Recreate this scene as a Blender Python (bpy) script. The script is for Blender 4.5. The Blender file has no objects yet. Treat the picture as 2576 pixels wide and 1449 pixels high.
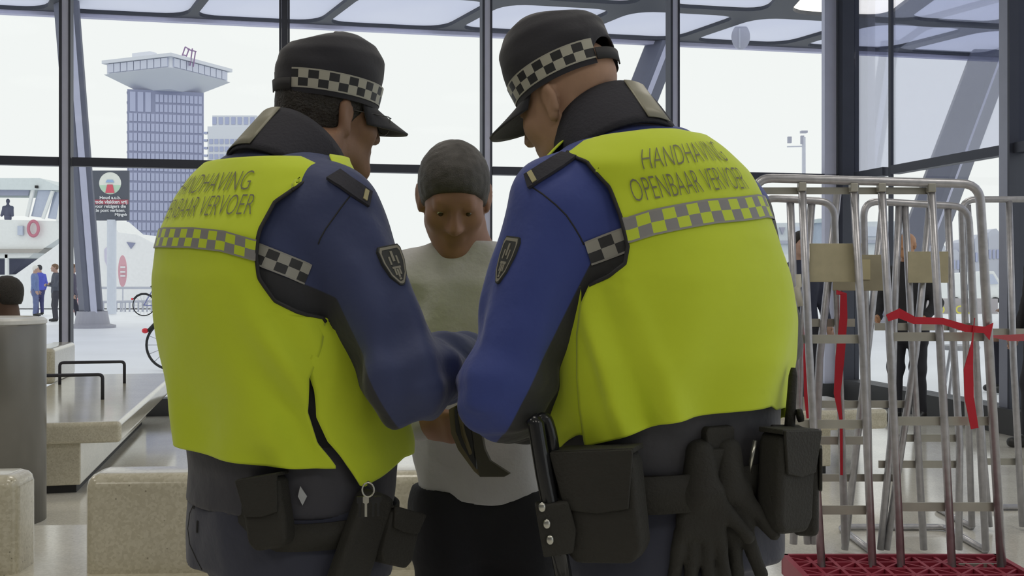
import bpy, bmesh, math, random
import numpy as np
from mathutils import Vector, Matrix, noise
from mathutils.bvhtree import BVHTree

# ------------------------------------------------------------------ camera
F, CX, HY, CAMZ = 2700.0, 1288.0, 700.0, 1.35      # focal length and horizon in photo pixels
scene = bpy.context.scene
COL = scene.collection
cam_d = bpy.data.cameras.new('camera')
cam = bpy.data.objects.new('camera', cam_d)
COL.objects.link(cam)
cam.location = (0, 0, CAMZ)
cam.rotation_euler = (math.pi / 2, 0, 0)
cam_d.sensor_width = 36.0
cam_d.lens = F / 2576.0 * 36.0
cam_d.shift_y = (HY - 724.5) / 2576.0
cam_d.clip_start = 0.05
cam_d.clip_end = 3000
scene.camera = cam

# ------------------------------------------------------------------ sky, daylight and exposure
world = bpy.data.worlds.new('overcast_sky')
scene.world = world
world.use_nodes = True
bgn = world.node_tree.nodes['Background']
bgn.inputs['Color'].default_value = (0.80, 0.825, 0.81, 1)
bgn.inputs['Strength'].default_value = 1.22
scene.view_settings.view_transform = 'Standard'
scene.view_settings.look = 'None'
scene.view_settings.exposure = 0.0
scene.view_settings.gamma = 1.0
scene.view_settings.use_curve_mapping = False
scene.cycles.max_bounces = 8
scene.cycles.transparent_max_bounces = 16
scene.cycles.caustics_reflective = False
scene.cycles.caustics_refractive = False
LAMP_POWER = 14.0

ANG = math.radians(12.0)                            # the hall is turned a little to the camera
U = Vector((math.cos(ANG), math.sin(ANG), 0))       # along the front glass wall
N = Vector((-math.sin(ANG), math.cos(ANG), 0))      # out through the front glass wall
CORNER = Vector((3.79, 12.15, 0))                   # inner corner of the two glass walls

def W(x, y, Y):
    """point at distance Y in front of the camera seen at photo pixel x, y"""
    return Vector(((x - CX) / F * Y, Y, CAMZ - (y - HY) / F * Y))

def LOC(s, n, z=0.0):
    """hall coordinates: s metres left of the corner along the front wall, n metres outside it"""
    return CORNER - U * s + N * n + Vector((0, 0, z))

# ------------------------------------------------------------------ materials
MATS = {}
def new_mat(name):
    m = bpy.data.materials.new(name)
    m.use_nodes = True
    nt = m.node_tree
    b = nt.nodes['Principled BSDF']
    return m, nt, b

def mat(name, col, rough=0.6, metal=0.0, spec=0.5, var=0.0, scale=8.0, bump=0.0, bscale=60.0, sheen=0.0, coat=0.0, emit=None, es=0.0):
    if name in MATS:
        return MATS[name]
    m, nt, b = new_mat(name)
    L = nt.links
    b.inputs['Base Color'].default_value = (*col, 1)
    b.inputs['Roughness'].default_value = rough
    b.inputs['Metallic'].default_value = metal
    b.inputs['Specular IOR Level'].default_value = spec
    if sheen:
        b.inputs['Sheen Weight'].default_value = sheen
    if coat:
        b.inputs['Coat Weight'].default_value = coat
    if emit:
        b.inputs['Emission Color'].default_value = (*emit, 1)
        b.inputs['Emission Strength'].default_value = es
    tc = nt.nodes.new('ShaderNodeTexCoord')
    n1 = nt.nodes.new('ShaderNodeTexNoise')
    n1.inputs['Scale'].default_value = scale
    n1.inputs['Detail'].default_value = 4
    L.new(tc.outputs['Object'], n1.inputs['Vector'])
    r = nt.nodes.new('ShaderNodeMapRange')
    r.inputs['From Min'].default_value = 0.3
    r.inputs['From Max'].default_value = 0.7
    v = max(var, 0.03)
    r.inputs['To Min'].default_value = 1 - v
    r.inputs['To Max'].default_value = 1 + v
    L.new(n1.outputs['Fac'], r.inputs['Value'])
    mx = nt.nodes.new('ShaderNodeMix')
    mx.data_type = 'RGBA'
    mx.blend_type = 'MULTIPLY'
    mx.inputs['Factor'].default_value = 1
    mx.inputs['A'].default_value = (*col, 1)
    L.new(r.outputs['Result'], mx.inputs['B'])
    L.new(mx.outputs['Result'], b.inputs['Base Color'])
    if bump:
        n2 = nt.nodes.new('ShaderNodeTexNoise')
        n2.inputs['Scale'].default_value = bscale
        n2.inputs['Detail'].default_value = 3
        L.new(tc.outputs['Object'], n2.inputs['Vector'])
        bp = nt.nodes.new('ShaderNodeBump')
        bp.inputs['Strength'].default_value = bump
        bp.inputs['Distance'].default_value = 0.01
        L.new(n2.outputs['Fac'], bp.inputs['Height'])
        L.new(bp.outputs['Normal'], b.inputs['Normal'])
    MATS[name] = m
    return m

def terrazzo(name, base, chip, dark, rough, coat=0.0):
    m, nt, b = new_mat(name)
    L = nt.links
    tc = nt.nodes.new('ShaderNodeTexCoord')
    v = nt.nodes.new('ShaderNodeTexVoronoi'); v.inputs['Scale'].default_value = 120
    n = nt.nodes.new('ShaderNodeTexNoise'); n.inputs['Scale'].default_value = 3; n.inputs['Detail'].default_value = 5
    v2 = nt.nodes.new('ShaderNodeTexVoronoi'); v2.inputs['Scale'].default_value = 26
    for q in (v, n, v2):
        L.new(tc.outputs['Object'], q.inputs['Vector'])
    rp = nt.nodes.new('ShaderNodeValToRGB')
    rp.color_ramp.elements[0].position = 0.25; rp.color_ramp.elements[0].color = (*base, 1)
    rp.color_ramp.elements[1].position = 0.75; rp.color_ramp.elements[1].color = (*chip, 1)
    L.new(v.outputs['Color'], rp.inputs['Fac'])
    r2 = nt.nodes.new('ShaderNodeValToRGB')
    r2.color_ramp.elements[0].position = 0.05; r2.color_ramp.elements[0].color = (*dark, 1)
    r2.color_ramp.elements[1].position = 0.09; r2.color_ramp.elements[1].color = (1, 1, 1, 1)
    L.new(v2.outputs['Distance'], r2.inputs['Fac'])
    r3 = nt.nodes.new('ShaderNodeMapRange')
    r3.inputs['From Min'].default_value = 0.3; r3.inputs['From Max'].default_value = 0.7
    r3.inputs['To Min'].default_value = 0.9; r3.inputs['To Max'].default_value = 1.08
    L.new(n.outputs['Fac'], r3.inputs['Value'])
    m1 = nt.nodes.new('ShaderNodeMix'); m1.data_type = 'RGBA'; m1.blend_type = 'MULTIPLY'; m1.inputs['Factor'].default_value = 1
    m2 = nt.nodes.new('ShaderNodeMix'); m2.data_type = 'RGBA'; m2.blend_type = 'MULTIPLY'; m2.inputs['Factor'].default_value = 1
    L.new(rp.outputs['Color'], m1.inputs['A']); L.new(r2.outputs['Color'], m1.inputs['B'])
    L.new(m1.outputs['Result'], m2.inputs['A']); L.new(r3.outputs['Result'], m2.inputs['B'])
    L.new(m2.outputs['Result'], b.inputs['Base Color'])
    b.inputs['Roughness'].default_value = rough
    b.inputs['Coat Weight'].default_value = coat
    b.inputs['Coat Roughness'].default_value = 0.12
    MATS[name] = m
    return m

def glass(name, tint, refl):
    m = bpy.data.materials.new(name)
    m.use_nodes = True
    nt = m.node_tree
    L = nt.links
    for x in list(nt.nodes):
        nt.nodes.remove(x)
    out = nt.nodes.new('ShaderNodeOutputMaterial')
    tr = nt.nodes.new('ShaderNodeBsdfTransparent'); tr.inputs['Color'].default_value = (*tint, 1)
    gl = nt.nodes.new('ShaderNodeBsdfGlossy'); gl.inputs['Roughness'].default_value = 0.01
    fr = nt.nodes.new('ShaderNodeFresnel'); fr.inputs['IOR'].default_value = 1.45
    mu = nt.nodes.new('ShaderNodeMath'); mu.operation = 'MULTIPLY'; mu.inputs[1].default_value = refl
    ms = nt.nodes.new('ShaderNodeMixShader')
    L.new(fr.outputs['Fac'], mu.inputs[0]); L.new(mu.outputs[0], ms.inputs['Fac'])
    L.new(tr.outputs[0], ms.inputs[1]); L.new(gl.outputs[0], ms.inputs[2])
    L.new(ms.outputs[0], out.inputs['Surface'])
    MATS[name] = m
    return m

def attr_mat(name, cols, attrs, rough=0.7, bump=0.35, bscale=22, sheen=0.15, soft=0.0012):
    """cloth whose dyed panels are bounded by signed distances stored on the mesh (metres, positive = panel)"""
    m, nt, b = new_mat(name)
    L = nt.links
    tc = nt.nodes.new('ShaderNodeTexCoord')
    cur = None
    for i, c in enumerate(cols):
        rgb = nt.nodes.new('ShaderNodeRGB'); rgb.outputs[0].default_value = (*c, 1)
        if i == 0:
            cur = rgb.outputs[0]
            continue
        at = nt.nodes.new('ShaderNodeAttribute'); at.attribute_name = attrs[i - 1]
        r = nt.nodes.new('ShaderNodeMapRange')
        r.inputs['From Min'].default_value = -soft; r.inputs['From Max'].default_value = soft
        L.new(at.outputs['Fac'], r.inputs['Value'])
        mx = nt.nodes.new('ShaderNodeMix'); mx.data_type = 'RGBA'
        L.new(r.outputs['Result'], mx.inputs['Factor'])
        L.new(cur, mx.inputs['A']); L.new(rgb.outputs[0], mx.inputs['B'])
        cur = mx.outputs['Result']
    L.new(cur, b.inputs['Base Color'])
    b.inputs['Roughness'].default_value = rough
    b.inputs['Sheen Weight'].default_value = sheen
    n2 = nt.nodes.new('ShaderNodeTexNoise'); n2.inputs['Scale'].default_value = bscale; n2.inputs['Detail'].default_value = 3
    L.new(tc.outputs['Object'], n2.inputs['Vector'])
    bp = nt.nodes.new('ShaderNodeBump'); bp.inputs['Strength'].default_value = bump; bp.inputs['Distance'].default_value = 0.01
    L.new(n2.outputs['Fac'], bp.inputs['Height']); L.new(bp.outputs['Normal'], b.inputs['Normal'])
    MATS[name] = m
    return m

def check_mat(name, c1, c2, edge, rough=0.5):
    """printed chequer band: u counts squares along the band, v runs 0..1 across it"""
    m, nt, b = new_mat(name)
    L = nt.links
    uv = nt.nodes.new('ShaderNodeUVMap'); uv.uv_map = 'UVMap'
    sep = nt.nodes.new('ShaderNodeSeparateXYZ'); L.new(uv.outputs['UV'], sep.inputs[0])
    ck = nt.nodes.new('ShaderNodeTexChecker'); ck.inputs['Scale'].default_value = 1.0
    ck.inputs['Color1'].default_value = (*c1, 1); ck.inputs['Color2'].default_value = (*c2, 1)
    comb = nt.nodes.new('ShaderNodeCombineXYZ')
    v2 = nt.nodes.new('ShaderNodeMapRange')
    v2.inputs['From Min'].default_value = 0.08; v2.inputs['From Max'].default_value = 0.92
    v2.inputs['To Min'].default_value = 0.001; v2.inputs['To Max'].default_value = 1.999
    L.new(sep.outputs['Y'], v2.inputs['Value'])
    L.new(sep.outputs['X'], comb.inputs['X']); L.new(v2.outputs['Result'], comb.inputs['Y'])
    comb.inputs['Z'].default_value = 0.5
    L.new(comb.outputs[0], ck.inputs['Vector'])
    d = nt.nodes.new('ShaderNodeMath'); d.operation = 'SUBTRACT'; d.inputs[1].default_value = 0.5
    L.new(sep.outputs['Y'], d.inputs[0])
    a = nt.nodes.new('ShaderNodeMath'); a.operation = 'ABSOLUTE'; L.new(d.outputs[0], a.inputs[0])
    g = nt.nodes.new('ShaderNodeMath'); g.operation = 'GREATER_THAN'; g.inputs[1].default_value = 0.42
    L.new(a.outputs[0], g.inputs[0])
    mx = nt.nodes.new('ShaderNodeMix'); mx.data_type = 'RGBA'
    L.new(g.outputs[0], mx.inputs['Factor']); L.new(ck.outputs['Color'], mx.inputs['A'])
    mx.inputs['B'].default_value = (*edge, 1)
    L.new(mx.outputs['Result'], b.inputs['Base Color'])
    b.inputs['Roughness'].default_value = rough
    MATS[name] = m
    return m

# ------------------------------------------------------------------ object helpers
ORG = {}
def tag(o, label=None, cat=None, group=None, kind=None):
    if label: o['label'] = label
    if cat: o['category'] = cat
    if group: o['group'] = group
    if kind: o['kind'] = kind
    return o

def empty(name, loc, label=None, cat=None, group=None, kind=None):
    o = bpy.data.objects.new(name, None)
    COL.objects.link(o)
    o.location = loc
    o.empty_display_size = 0.1
    ORG[o.name] = Vector(loc)
    return tag(o, label, cat, group, kind)

def obj(name, verts, faces, m, parent=None, smooth=False, label=None, cat=None, group=None, kind=None, attrs=None, uvs=None, loc=None, bevel=0, solid=0):
    """verts are given in world space"""
    V = np.array([tuple(v) for v in verts], dtype=float)
    if parent is not None:
        org = ORG[parent.name]
    elif loc is not None:
        org = Vector(loc)
    else:
        lo, hi = V.min(0), V.max(0)
        org = Vector(((lo[0] + hi[0]) / 2, (lo[1] + hi[1]) / 2, lo[2]))
    V = V - np.array(org)
    me = bpy.data.meshes.new(name)
    me.from_pydata(V.tolist(), [], [tuple(int(i) for i in f) for f in faces])
    if smooth:
        me.polygons.foreach_set('use_smooth', [True] * len(me.polygons))
    if uvs is not None:
        ul = me.uv_layers.new(name='UVMap')
        idx = np.zeros(len(me.loops), dtype=np.int32); me.loops.foreach_get('vertex_index', idx)
        ul.data.foreach_set('uv', np.array(uvs, dtype=np.float32)[idx].ravel())
    if attrs:
        for k, arr in attrs.items():
            a = me.attributes.new(k, 'FLOAT', 'POINT')
            a.data.foreach_set('value', np.asarray(arr, dtype=np.float32))
    me.materials.append(m)
    me.update()
    o = bpy.data.objects.new(name, me)
    COL.objects.link(o)
    if parent is not None:
        o.parent = parent
    else:
        o.location = org
    ORG[o.name] = Vector(org)
    if solid:
        md = o.modifiers.new('thickness', 'SOLIDIFY'); md.thickness = solid; md.offset = 0
    if bevel:
        md = o.modifiers.new('bevel', 'BEVEL'); md.width = bevel; md.segments = 3; md.limit_method = 'ANGLE'
        me.polygons.foreach_set('use_smooth', [True] * len(me.polygons))
        wn = o.modifiers.new('normals', 'WEIGHTED_NORMAL')
    return tag(o, label, cat, group, kind)

class MB:
    """mesh collector in world space"""
    def __init__(self): self.v = []; self.f = []
    def add(self, v, f):
        n = len(self.v)
        self.v += [Vector(p) for p in v]
        self.f += [tuple(i + n for i in q) for q in f]
        return self
    def box(self, c, ex, ey, ez):
        """centre and three half-extent vectors"""
        c, ex, ey, ez = Vector(c), Vector(ex), Vector(ey), Vector(ez)
        v = [c + ex * a + ey * b + ez * d for d in (-1, 1) for a, b in ((-1, -1), (1, -1), (1, 1), (-1, 1))]
        f = [(3, 2, 1, 0), (4, 5, 6, 7), (0, 1, 5, 4), (1, 2, 6, 5), (2, 3, 7, 6), (3, 0, 4, 7)]
        return self.add(v, f)
    def tube(self, pts, r, n=12, close=False, caps=True):
        pts = [Vector(p) for p in pts]
        k = len(pts)
        rs = r if isinstance(r, (list, tuple)) else [r] * k
        ref = None
        rings = []
        for i, p in enumerate(pts):
            if close: t = pts[(i + 1) % k] - pts[i - 1]
            else: t = pts[min(i + 1, k - 1)] - pts[max(i - 1, 0)]
            if t.length < 1e-9: t = Vector((0, 0, 1))
            t.normalize()
            if ref is None:
                ref = Vector((0, 0, 1)) if abs(t.z) < 0.9 else Vector((1, 0, 0))
            a = ref - t * ref.dot(t)
            if a.length < 1e-6: a = t.orthogonal()
            a.normalize(); ref = a
            b = t.cross(a)
            rings.append([p + (a * math.cos(2 * math.pi * j / n) + b * math.sin(2 * math.pi * j / n)) * rs[i] for j in range(n)])
        v = [q for rr in rings for q in rr]
        f = []
        m = k if close else k - 1
        for i in range(m):
            for j in range(n):
                i2 = (i + 1) % k; j2 = (j + 1) % n
                f.append((i * n + j, i * n + j2, i2 * n + j2, i2 * n + j))
        if caps and not close:
            f.append(tuple(reversed(range(n)))); f.append(tuple((k - 1) * n + j for j in range(n)))
        return self.add(v, f)
    def prism(self, poly, d):
        """planar outline (world points) extruded by vector d"""
        poly = [Vector(p) for p in poly]; d = Vector(d); n = len(poly)
        v = poly + [p + d for p in poly]
        f = [tuple(reversed(range(n))), tuple(range(n, 2 * n))] + [(i, (i + 1) % n, n + (i + 1) % n, n + i) for i in range(n)]
        return self.add(v, f)
    def grid(self, P, closed_u=False):
        """P[i][j] points"""
        r, c = len(P), len(P[0])
        f = []
        for i in range(r - 1):
            for j in range(c if closed_u else c - 1):
                j2 = (j + 1) % c
                f.append((i * c + j, i * c + j2, (i + 1) * c + j2, (i + 1) * c + j))
        return self.add([p for row in P for p in row], f)
    def disc(self, c, ax, ay, n=32):
        c, ax, ay = Vector(c), Vector(ax), Vector(ay)
        v = [c + ax * math.cos(2 * math.pi * j / n) + ay * math.sin(2 * math.pi * j / n) for j in range(n)]
        return self.add(v, [tuple(range(n))])
    def sphere(self, c, rx, ry, rz, nu=20, nv=12):
        c = Vector(c); P = []
        for i in range(nv + 1):
            t = math.pi * i / nv
            rr = max(math.sin(t), 1e-3)
            P.append([c + Vector((rx * rr * math.cos(2 * math.pi * j / nu), ry * rr * math.sin(2 * math.pi * j / nu), -rz * math.cos(t))) for j in range(nu)])
        return self.grid(P, True)
    def build(self, name, m, parent=None, **k):
        return obj(name, self.v, self.f, m, parent, **k)

def rounded_path(pts, r, n=5):
    """polyline with rounded corners"""
    pts = [Vector(p) for p in pts]
    out = [pts[0]]
    for i in range(1, len(pts) - 1):
        a, b, c = pts[i - 1], pts[i], pts[i + 1]
        d1 = (a - b).normalized(); d2 = (c - b).normalized()
        p1, p2 = b + d1 * r, b + d2 * r
        for k in range(n + 1):
            t = k / n
            out.append(p1 * (1 - t) ** 2 + b * 2 * t * (1 - t) + p2 * t * t)
    out.append(pts[-1])
    return out

def rounded_poly(pts, r, n=6):
    pts = [Vector(p) for p in pts]
    out = []; k = len(pts)
    for i in range(k):
        a, b, c = pts[i - 1], pts[i], pts[(i + 1) % k]
        p1 = b + (a - b).normalized() * r; p2 = b + (c - b).normalized() * r
        for q in range(n + 1):
            t = q / n
            out.append(p1 * (1 - t) ** 2 + b * 2 * t * (1 - t) + p2 * t * t)
    return out

def text_flat(s, size, align='CENTER', bold=0.0):
    """flat text mesh: (x, y) points and faces"""
    cu = bpy.data.curves.new('lettering', 'FONT')
    cu.body = s; cu.size = size; cu.align_x = align; cu.align_y = 'CENTER'
    cu.offset = bold; cu.resolution_u = 3
    o = bpy.data.objects.new('lettering', cu)
    COL.objects.link(o)
    bpy.context.view_layer.update()
    me = bpy.data.meshes.new_from_object(o.evaluated_get(bpy.context.evaluated_depsgraph_get()))
    bm = bmesh.new(); bm.from_mesh(me)
    bmesh.ops.triangulate(bm, faces=bm.faces)
    bmesh.ops.subdivide_edges(bm, edges=[e for e in bm.edges if e.calc_length() > size * 0.25], cuts=2)
    pts = [(v.co.x, v.co.y) for v in bm.verts]; bm.verts.index_update()
    fc = [tuple(v.index for v in f.verts) for f in bm.faces]
    bm.free()
    bpy.data.objects.remove(o); bpy.data.meshes.remove(me); bpy.data.curves.remove(cu)
    return pts, fc

def text_on_plane(name, s, size, origin, ex, ez, m, parent, align='CENTER', bold=0.0, off=(0, 0, 0)):
    pts, fc = text_flat(s, size, align, bold)
    v = [Vector(origin) + Vector(ex) * x + Vector(ez) * y + Vector(off) for x, y in pts]
    return obj(name, v, fc, m, parent)

# ------------------------------------------------------------------ implicit surfaces -> continuous meshes
def surf(f, lo, hi, h):
    """mesh the zero set of f (numpy points -> signed distance) with surface nets, refined only near the surface"""
    lo = np.array(lo, float); hi = np.array(hi, float)
    c = 4
    n = (np.ceil((hi - lo) / (h * c)).astype(int) + 1)
    ax = [lo[i] + np.arange(n[i]) * h * c for i in range(3)]
    G = np.stack(np.meshgrid(*ax, indexing='ij'), -1)
    Vc = f(G.reshape(-1, 3)).reshape(n)
    nf = (n - 1) * c + 1
    V = np.repeat(np.repeat(np.repeat(Vc, c, 0), c, 1), c, 2)[:nf[0], :nf[1], :nf[2]].copy()
    near = np.abs(Vc) < h * c * 2.6
    # coarse cells with any near corner
    cell = np.zeros(n - 1, bool)
    for i in (0, 1):
        for j in (0, 1):
            for k in (0, 1):
                cell |= near[i:n[0] - 1 + i, j:n[1] - 1 + j, k:n[2] - 1 + k]
    mask = np.zeros(nf, bool)
    big = np.repeat(np.repeat(np.repeat(cell, c, 0), c, 1), c, 2)
    for i in (0, 1):
        for j in (0, 1):
            for k in (0, 1):
                mask[i:nf[0] - 1 + i, j:nf[1] - 1 + j, k:nf[2] - 1 + k] |= big
    I = np.argwhere(mask)
    V[mask] = f(lo + I * h)
    S = V < 0
    nc = nf - 1
    acc = np.zeros((*nc, 3), np.float32); cnt = np.zeros(nc, np.int8)
    cor = [(i, j, k) for i in (0, 1) for j in (0, 1) for k in (0, 1)]
    def sl(o): return tuple(slice(o[d], nc[d] + o[d]) for d in range(3))
    for a in cor:
        for d in range(3):
            if a[d]: continue
            b = list(a); b[d] = 1; b = tuple(b)
            A, B = V[sl(a)], V[sl(b)]
            m = (A < 0) != (B < 0)
            t = A[m] / (A[m] - B[m])
            p = np.tile(np.array(a, np.float32), (len(t), 1)); p[:, d] += t
            acc[m] += p; cnt[m] += 1
    act = cnt > 0
    idx = -np.ones(nc, np.int64); ids = np.argwhere(act)
    idx[act] = np.arange(len(ids))
    verts = (ids + acc[act] / cnt[act][:, None]) * h + lo
    faces = []
    for d in range(3):
        e, g = [(1, 2), (2, 0), (0, 1)][d]
        s0 = [slice(None)] * 3; s1 = [slice(None)] * 3
        s0[d] = slice(0, nf[d] - 1); s1[d] = slice(1, nf[d])
        for q in (e, g):
            s0[q] = slice(1, nf[q] - 1); s1[q] = slice(1, nf[q] - 1)
        A, B = S[tuple(s0)], S[tuple(s1)]
        for flip in (False, True):
            C = np.argwhere((A & ~B) if not flip else (~A & B))
            if not len(C): continue
            C = C.copy(); C[:, e] += 1; C[:, g] += 1
            def gi(de, dg):
                X = C.copy(); X[:, e] += de; X[:, g] += dg
                return idx[X[:, 0], X[:, 1], X[:, 2]]
            q = [gi(-1, -1), gi(0, -1), gi(0, 0), gi(-1, 0)]
            if flip: q = q[::-1]
            faces.append(np.stack(q, 1))
    return verts, np.concatenate(faces)

def smin(a, b, k):
    h = np.clip(0.5 + 0.5 * (b - a) / k, 0, 1)
    return b + (a - b) * h - k * h * (1 - h)
def smax(a, b, k): return -smin(-a, -b, k)
def cone(p, a, b, ra, rb):
    a = np.array(a, float); ab = np.array(b, float) - a
    t = np.clip(((p - a) @ ab) / max(ab @ ab, 1e-12), 0, 1)
    return np.linalg.norm(p - a - t[:, None] * ab, axis=1) - (ra + (rb - ra) * t)
def ell(p, c, r, R=None):
    q = p - np.array(c, float)
    if R is not None: q = q @ np.array(R)
    r = np.array(r, float)
    k0 = np.linalg.norm(q / r, axis=1); k1 = np.linalg.norm(q / r ** 2, axis=1)
    return k0 * (k0 - 1) / np.maximum(k1, 1e-9)
def rbox(p, c, half, R, r):
    q = np.abs((p - np.array(c, float)) @ np.array(R)) - np.array(half, float) + r
    return np.linalg.norm(np.maximum(q, 0), axis=1) + np.minimum(q.max(1), 0) - r
def chain(p, pts, rs, k=0.02):
    d = None
    for i in range(len(pts) - 1):
        e = cone(p, pts[i], pts[i + 1], rs[i], rs[i + 1])
        d = e if d is None else smin(d, e, k)
    return d
def vn(p, s, seed=0.0):
    """cheap smooth pseudo-noise, about -1..1"""
    x, y, z = p[:, 0] * s + seed, p[:, 1] * s + seed * 1.7, p[:, 2] * s - seed
    return (np.sin(x * 1.3 + 1.7 * np.sin(y * 0.9 + z * 0.6)) + np.sin(y * 1.7 + 1.3 * np.sin(z * 1.1 + x * 0.5)) + np.sin(z * 1.5 + 1.5 * np.sin(x * 0.8 - y * 0.7))) / 3
# ------------------------------------------------------------------ materials of the place
M_floor = terrazzo('floor_terrazzo', (0.68, 0.66, 0.60), (0.78, 0.76, 0.69), (0.85, 0.84, 0.82), 0.12, 0.3)
M_bench = terrazzo('bench_terrazzo', (0.52, 0.485, 0.37), (0.62, 0.585, 0.47), (0.50, 0.48, 0.45), 0.28, 0.8)
M_frame = mat('dark_window_frame', (0.045, 0.05, 0.07), 0.45, 0.3)
M_frame_l = mat('grey_window_frame', (0.30, 0.32, 0.40), 0.45, 0.2)
M_frame_p = mat('pale_frame_cover', (0.58, 0.60, 0.76), 0.5)
M_sill = mat('dark_plinth', (0.05, 0.052, 0.058), 0.5)
M_wallm = mat('hall_wall_plaster', (0.42, 0.42, 0.43), 0.8, var=0.06)
M_ceil = mat('hall_ceiling', (0.55, 0.55, 0.55), 0.8)
M_beam = mat('canopy_steel', (0.055, 0.06, 0.075), 0.55, 0.2)
M_fascia = mat('canopy_fascia', (0.52, 0.52, 0.68), 0.5)
M_col_d = mat('column_steel', (0.16, 0.17, 0.22), 0.5, 0.2)
M_ground = mat('plaza_paving', (0.90, 0.92, 0.96), 0.5, var=0.05, scale=0.5)
M_water = mat('harbour_water', (0.42, 0.47, 0.52), 0.25)
M_glass = glass('clear_glass', (0.955, 0.958, 0.958), 0.04)
M_glass2 = glass('tinted_glass', (0.845, 0.86, 0.925), 0.45)
M_white = mat('white_paint', (0.80, 0.82, 0.82), 0.45)
M_black = mat('black_rubber', (0.02, 0.02, 0.022), 0.6)

def hallbox(name, s0, s1, n0, n1, z0, z1, m, parent=None, bevel=0, **k):
    c = LOC((s0 + s1) / 2, (n0 + n1) / 2, (z0 + z1) / 2)
    b = MB().box(c, U * (abs(s1 - s0) / 2), N * (abs(n1 - n0) / 2), Vector((0, 0, abs(z1 - z0) / 2)))
    return b.build(name, m, parent, bevel=bevel, **k)

CEIL = 4.85
# floor, ceiling and the closed sides of the hall (mostly behind the camera)
hallbox('floor', 17, 0.0, 0.0, -19, -0.10, 0.0, M_floor, kind='structure')
hallbox('ceiling', 17, -0.2, 0.1, -19, CEIL, CEIL + 0.15, M_ceil, kind='structure')
hallbox('wall_back', 17, -0.2, -19, -19.2, 0, CEIL, M_wallm, kind='structure')
hallbox('wall_left', 17.2, 17, 0.1, -19, 0, CEIL, M_wallm, kind='structure')

# front glass wall
wf = empty('wall_front', LOC(6, 0, 0), kind='structure')
TR = 2.48
PITCH = 2.075
for i in range(0, 9):
    s = i * PITCH
    if i == 0:
        hallbox('corner_post', 0.14, -0.06, 0.02, -0.16, 0.0, CEIL, M_frame, wf)
        hallbox('post_cover', 0.30, 0.16, 0.02, -0.05, 0.0, CEIL, M_frame_p, wf)
        continue
    hallbox('mullion', s + 0.030, s - 0.030, 0.08, -0.06, 0.16, CEIL, M_frame if i == 3 else M_frame_p, wf)
    hallbox('mullion_fin', s + 0.055, s + 0.031, 0.09, -0.07, 0.16, CEIL, M_frame, wf)
    hallbox('mullion_fin', s - 0.031, s - 0.050, 0.09, -0.07, 0.16, CEIL, M_frame, wf)
for i in range(8):
    s0, s1 = i * PITCH, (i + 1) * PITCH
    a, b = s0 + 0.04, s1 - 0.04
    hallbox('transom', b - 0.02, a + 0.02, 0.05, -0.05, TR - 0.042, TR + 0.042, M_frame, wf)
    hallbox('pane', b, a, 0.012, -0.0, TR + 0.042, CEIL, M_glass, wf)
    hallbox('pane', b, a, 0.012, -0.0, 0.16, TR - 0.042, M_glass, wf)
hallbox('sill', 17, 0.1, 0.08, -0.10, 0.0, 0.17, M_sill, wf)

# right glass wall, square to the front one
wr = empty('wall_right', LOC(0, -4, 0), kind='structure')
T2 = [0.90, 2.80, 4.70, 6.60, 8.50, 10.4, 12.3, 14.2, 16.1]
for k, t in enumerate(T2):
    w = 0.022 if k == 0 else 0.075
    hallbox('mullion', 0.06 if k else 0.015, -0.08 if k else -0.02, -t + w, -t - w, 0.22, CEIL, M_frame if k == 0 else M_frame_l, wr)
    if k: hallbox('mullion_fin', 0.09, -0.09, -t - w - 0.002, -t - w - 0.03, 0.22, CEIL, M_frame, wr)
prev = 0.16
for k, t in enumerate(T2):
    hallbox('transom', 0.05, -0.05, -prev - 0.08, -t + 0.08, TR - 0.045, TR + 0.045, M_frame, wr)
    hallbox('pane', 0.0, -0.012, -prev, -t, TR + 0.045, CEIL, M_glass2, wr)
    hallbox('pane', 0.0, -0.012, -prev, -t, 0.22, TR - 0.045, M_glass, wr)
    prev = t
hallbox('sill', 0.14, -0.12, -0.17, -16.5, 0.0, 0.22, M_sill, wr)

# ceiling lamps of the hall: round opal discs, seen only as reflections
M_lamp = mat('opal_lamp', (0.9, 0.9, 0.88), 0.5, emit=(1.0, 0.95, 0.86), es=3.0)
k = 0
where = ['nearest the glass corner', 'in the middle of the front row', 'at the left end of the front row', 'above the roll cages',
         'above the two officers', 'above the long bench', 'behind the camera on the right', 'behind the camera in the middle', 'behind the camera on the left']
for n in (-4.5, -9.0, -13.5):
    for s in (2.6, 6.4, 10.2):
        p = LOC(s, n, CEIL)
        r = empty('ceiling_lamp', p, 'round opal ceiling lamp ' + where[k], 'lamp', 'round lamps on the hall ceiling'); k += 1
        mb = MB(); ring = []
        for rad, z in ((0.80, 0.0), (0.80, -0.07), (0.74, -0.07), (0.74, -0.03)):
            ring.append([p + Vector((rad * math.cos(a * math.pi / 24), rad * math.sin(a * math.pi / 24), z)) for a in range(48)])
        mb.grid(ring, True); mb.build('lamp_rim', M_frame_l, r, smooth=False)
        MB().disc(p + Vector((0, 0, -0.035)), Vector((0.74, 0, 0)), Vector((0, -0.74, 0)), 48).build('diffuser', M_lamp, r)
        ld = bpy.data.lights.new('lamp_light', 'AREA'); ld.shape = 'DISK'; ld.size = 1.4; ld.energy = LAMP_POWER
        ld.color = (1.0, 0.93, 0.82)
        lo = bpy.data.objects.new('lamp_light', ld); COL.objects.link(lo); lo.parent = r; lo.location = (0, 0, -0.09)

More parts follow.
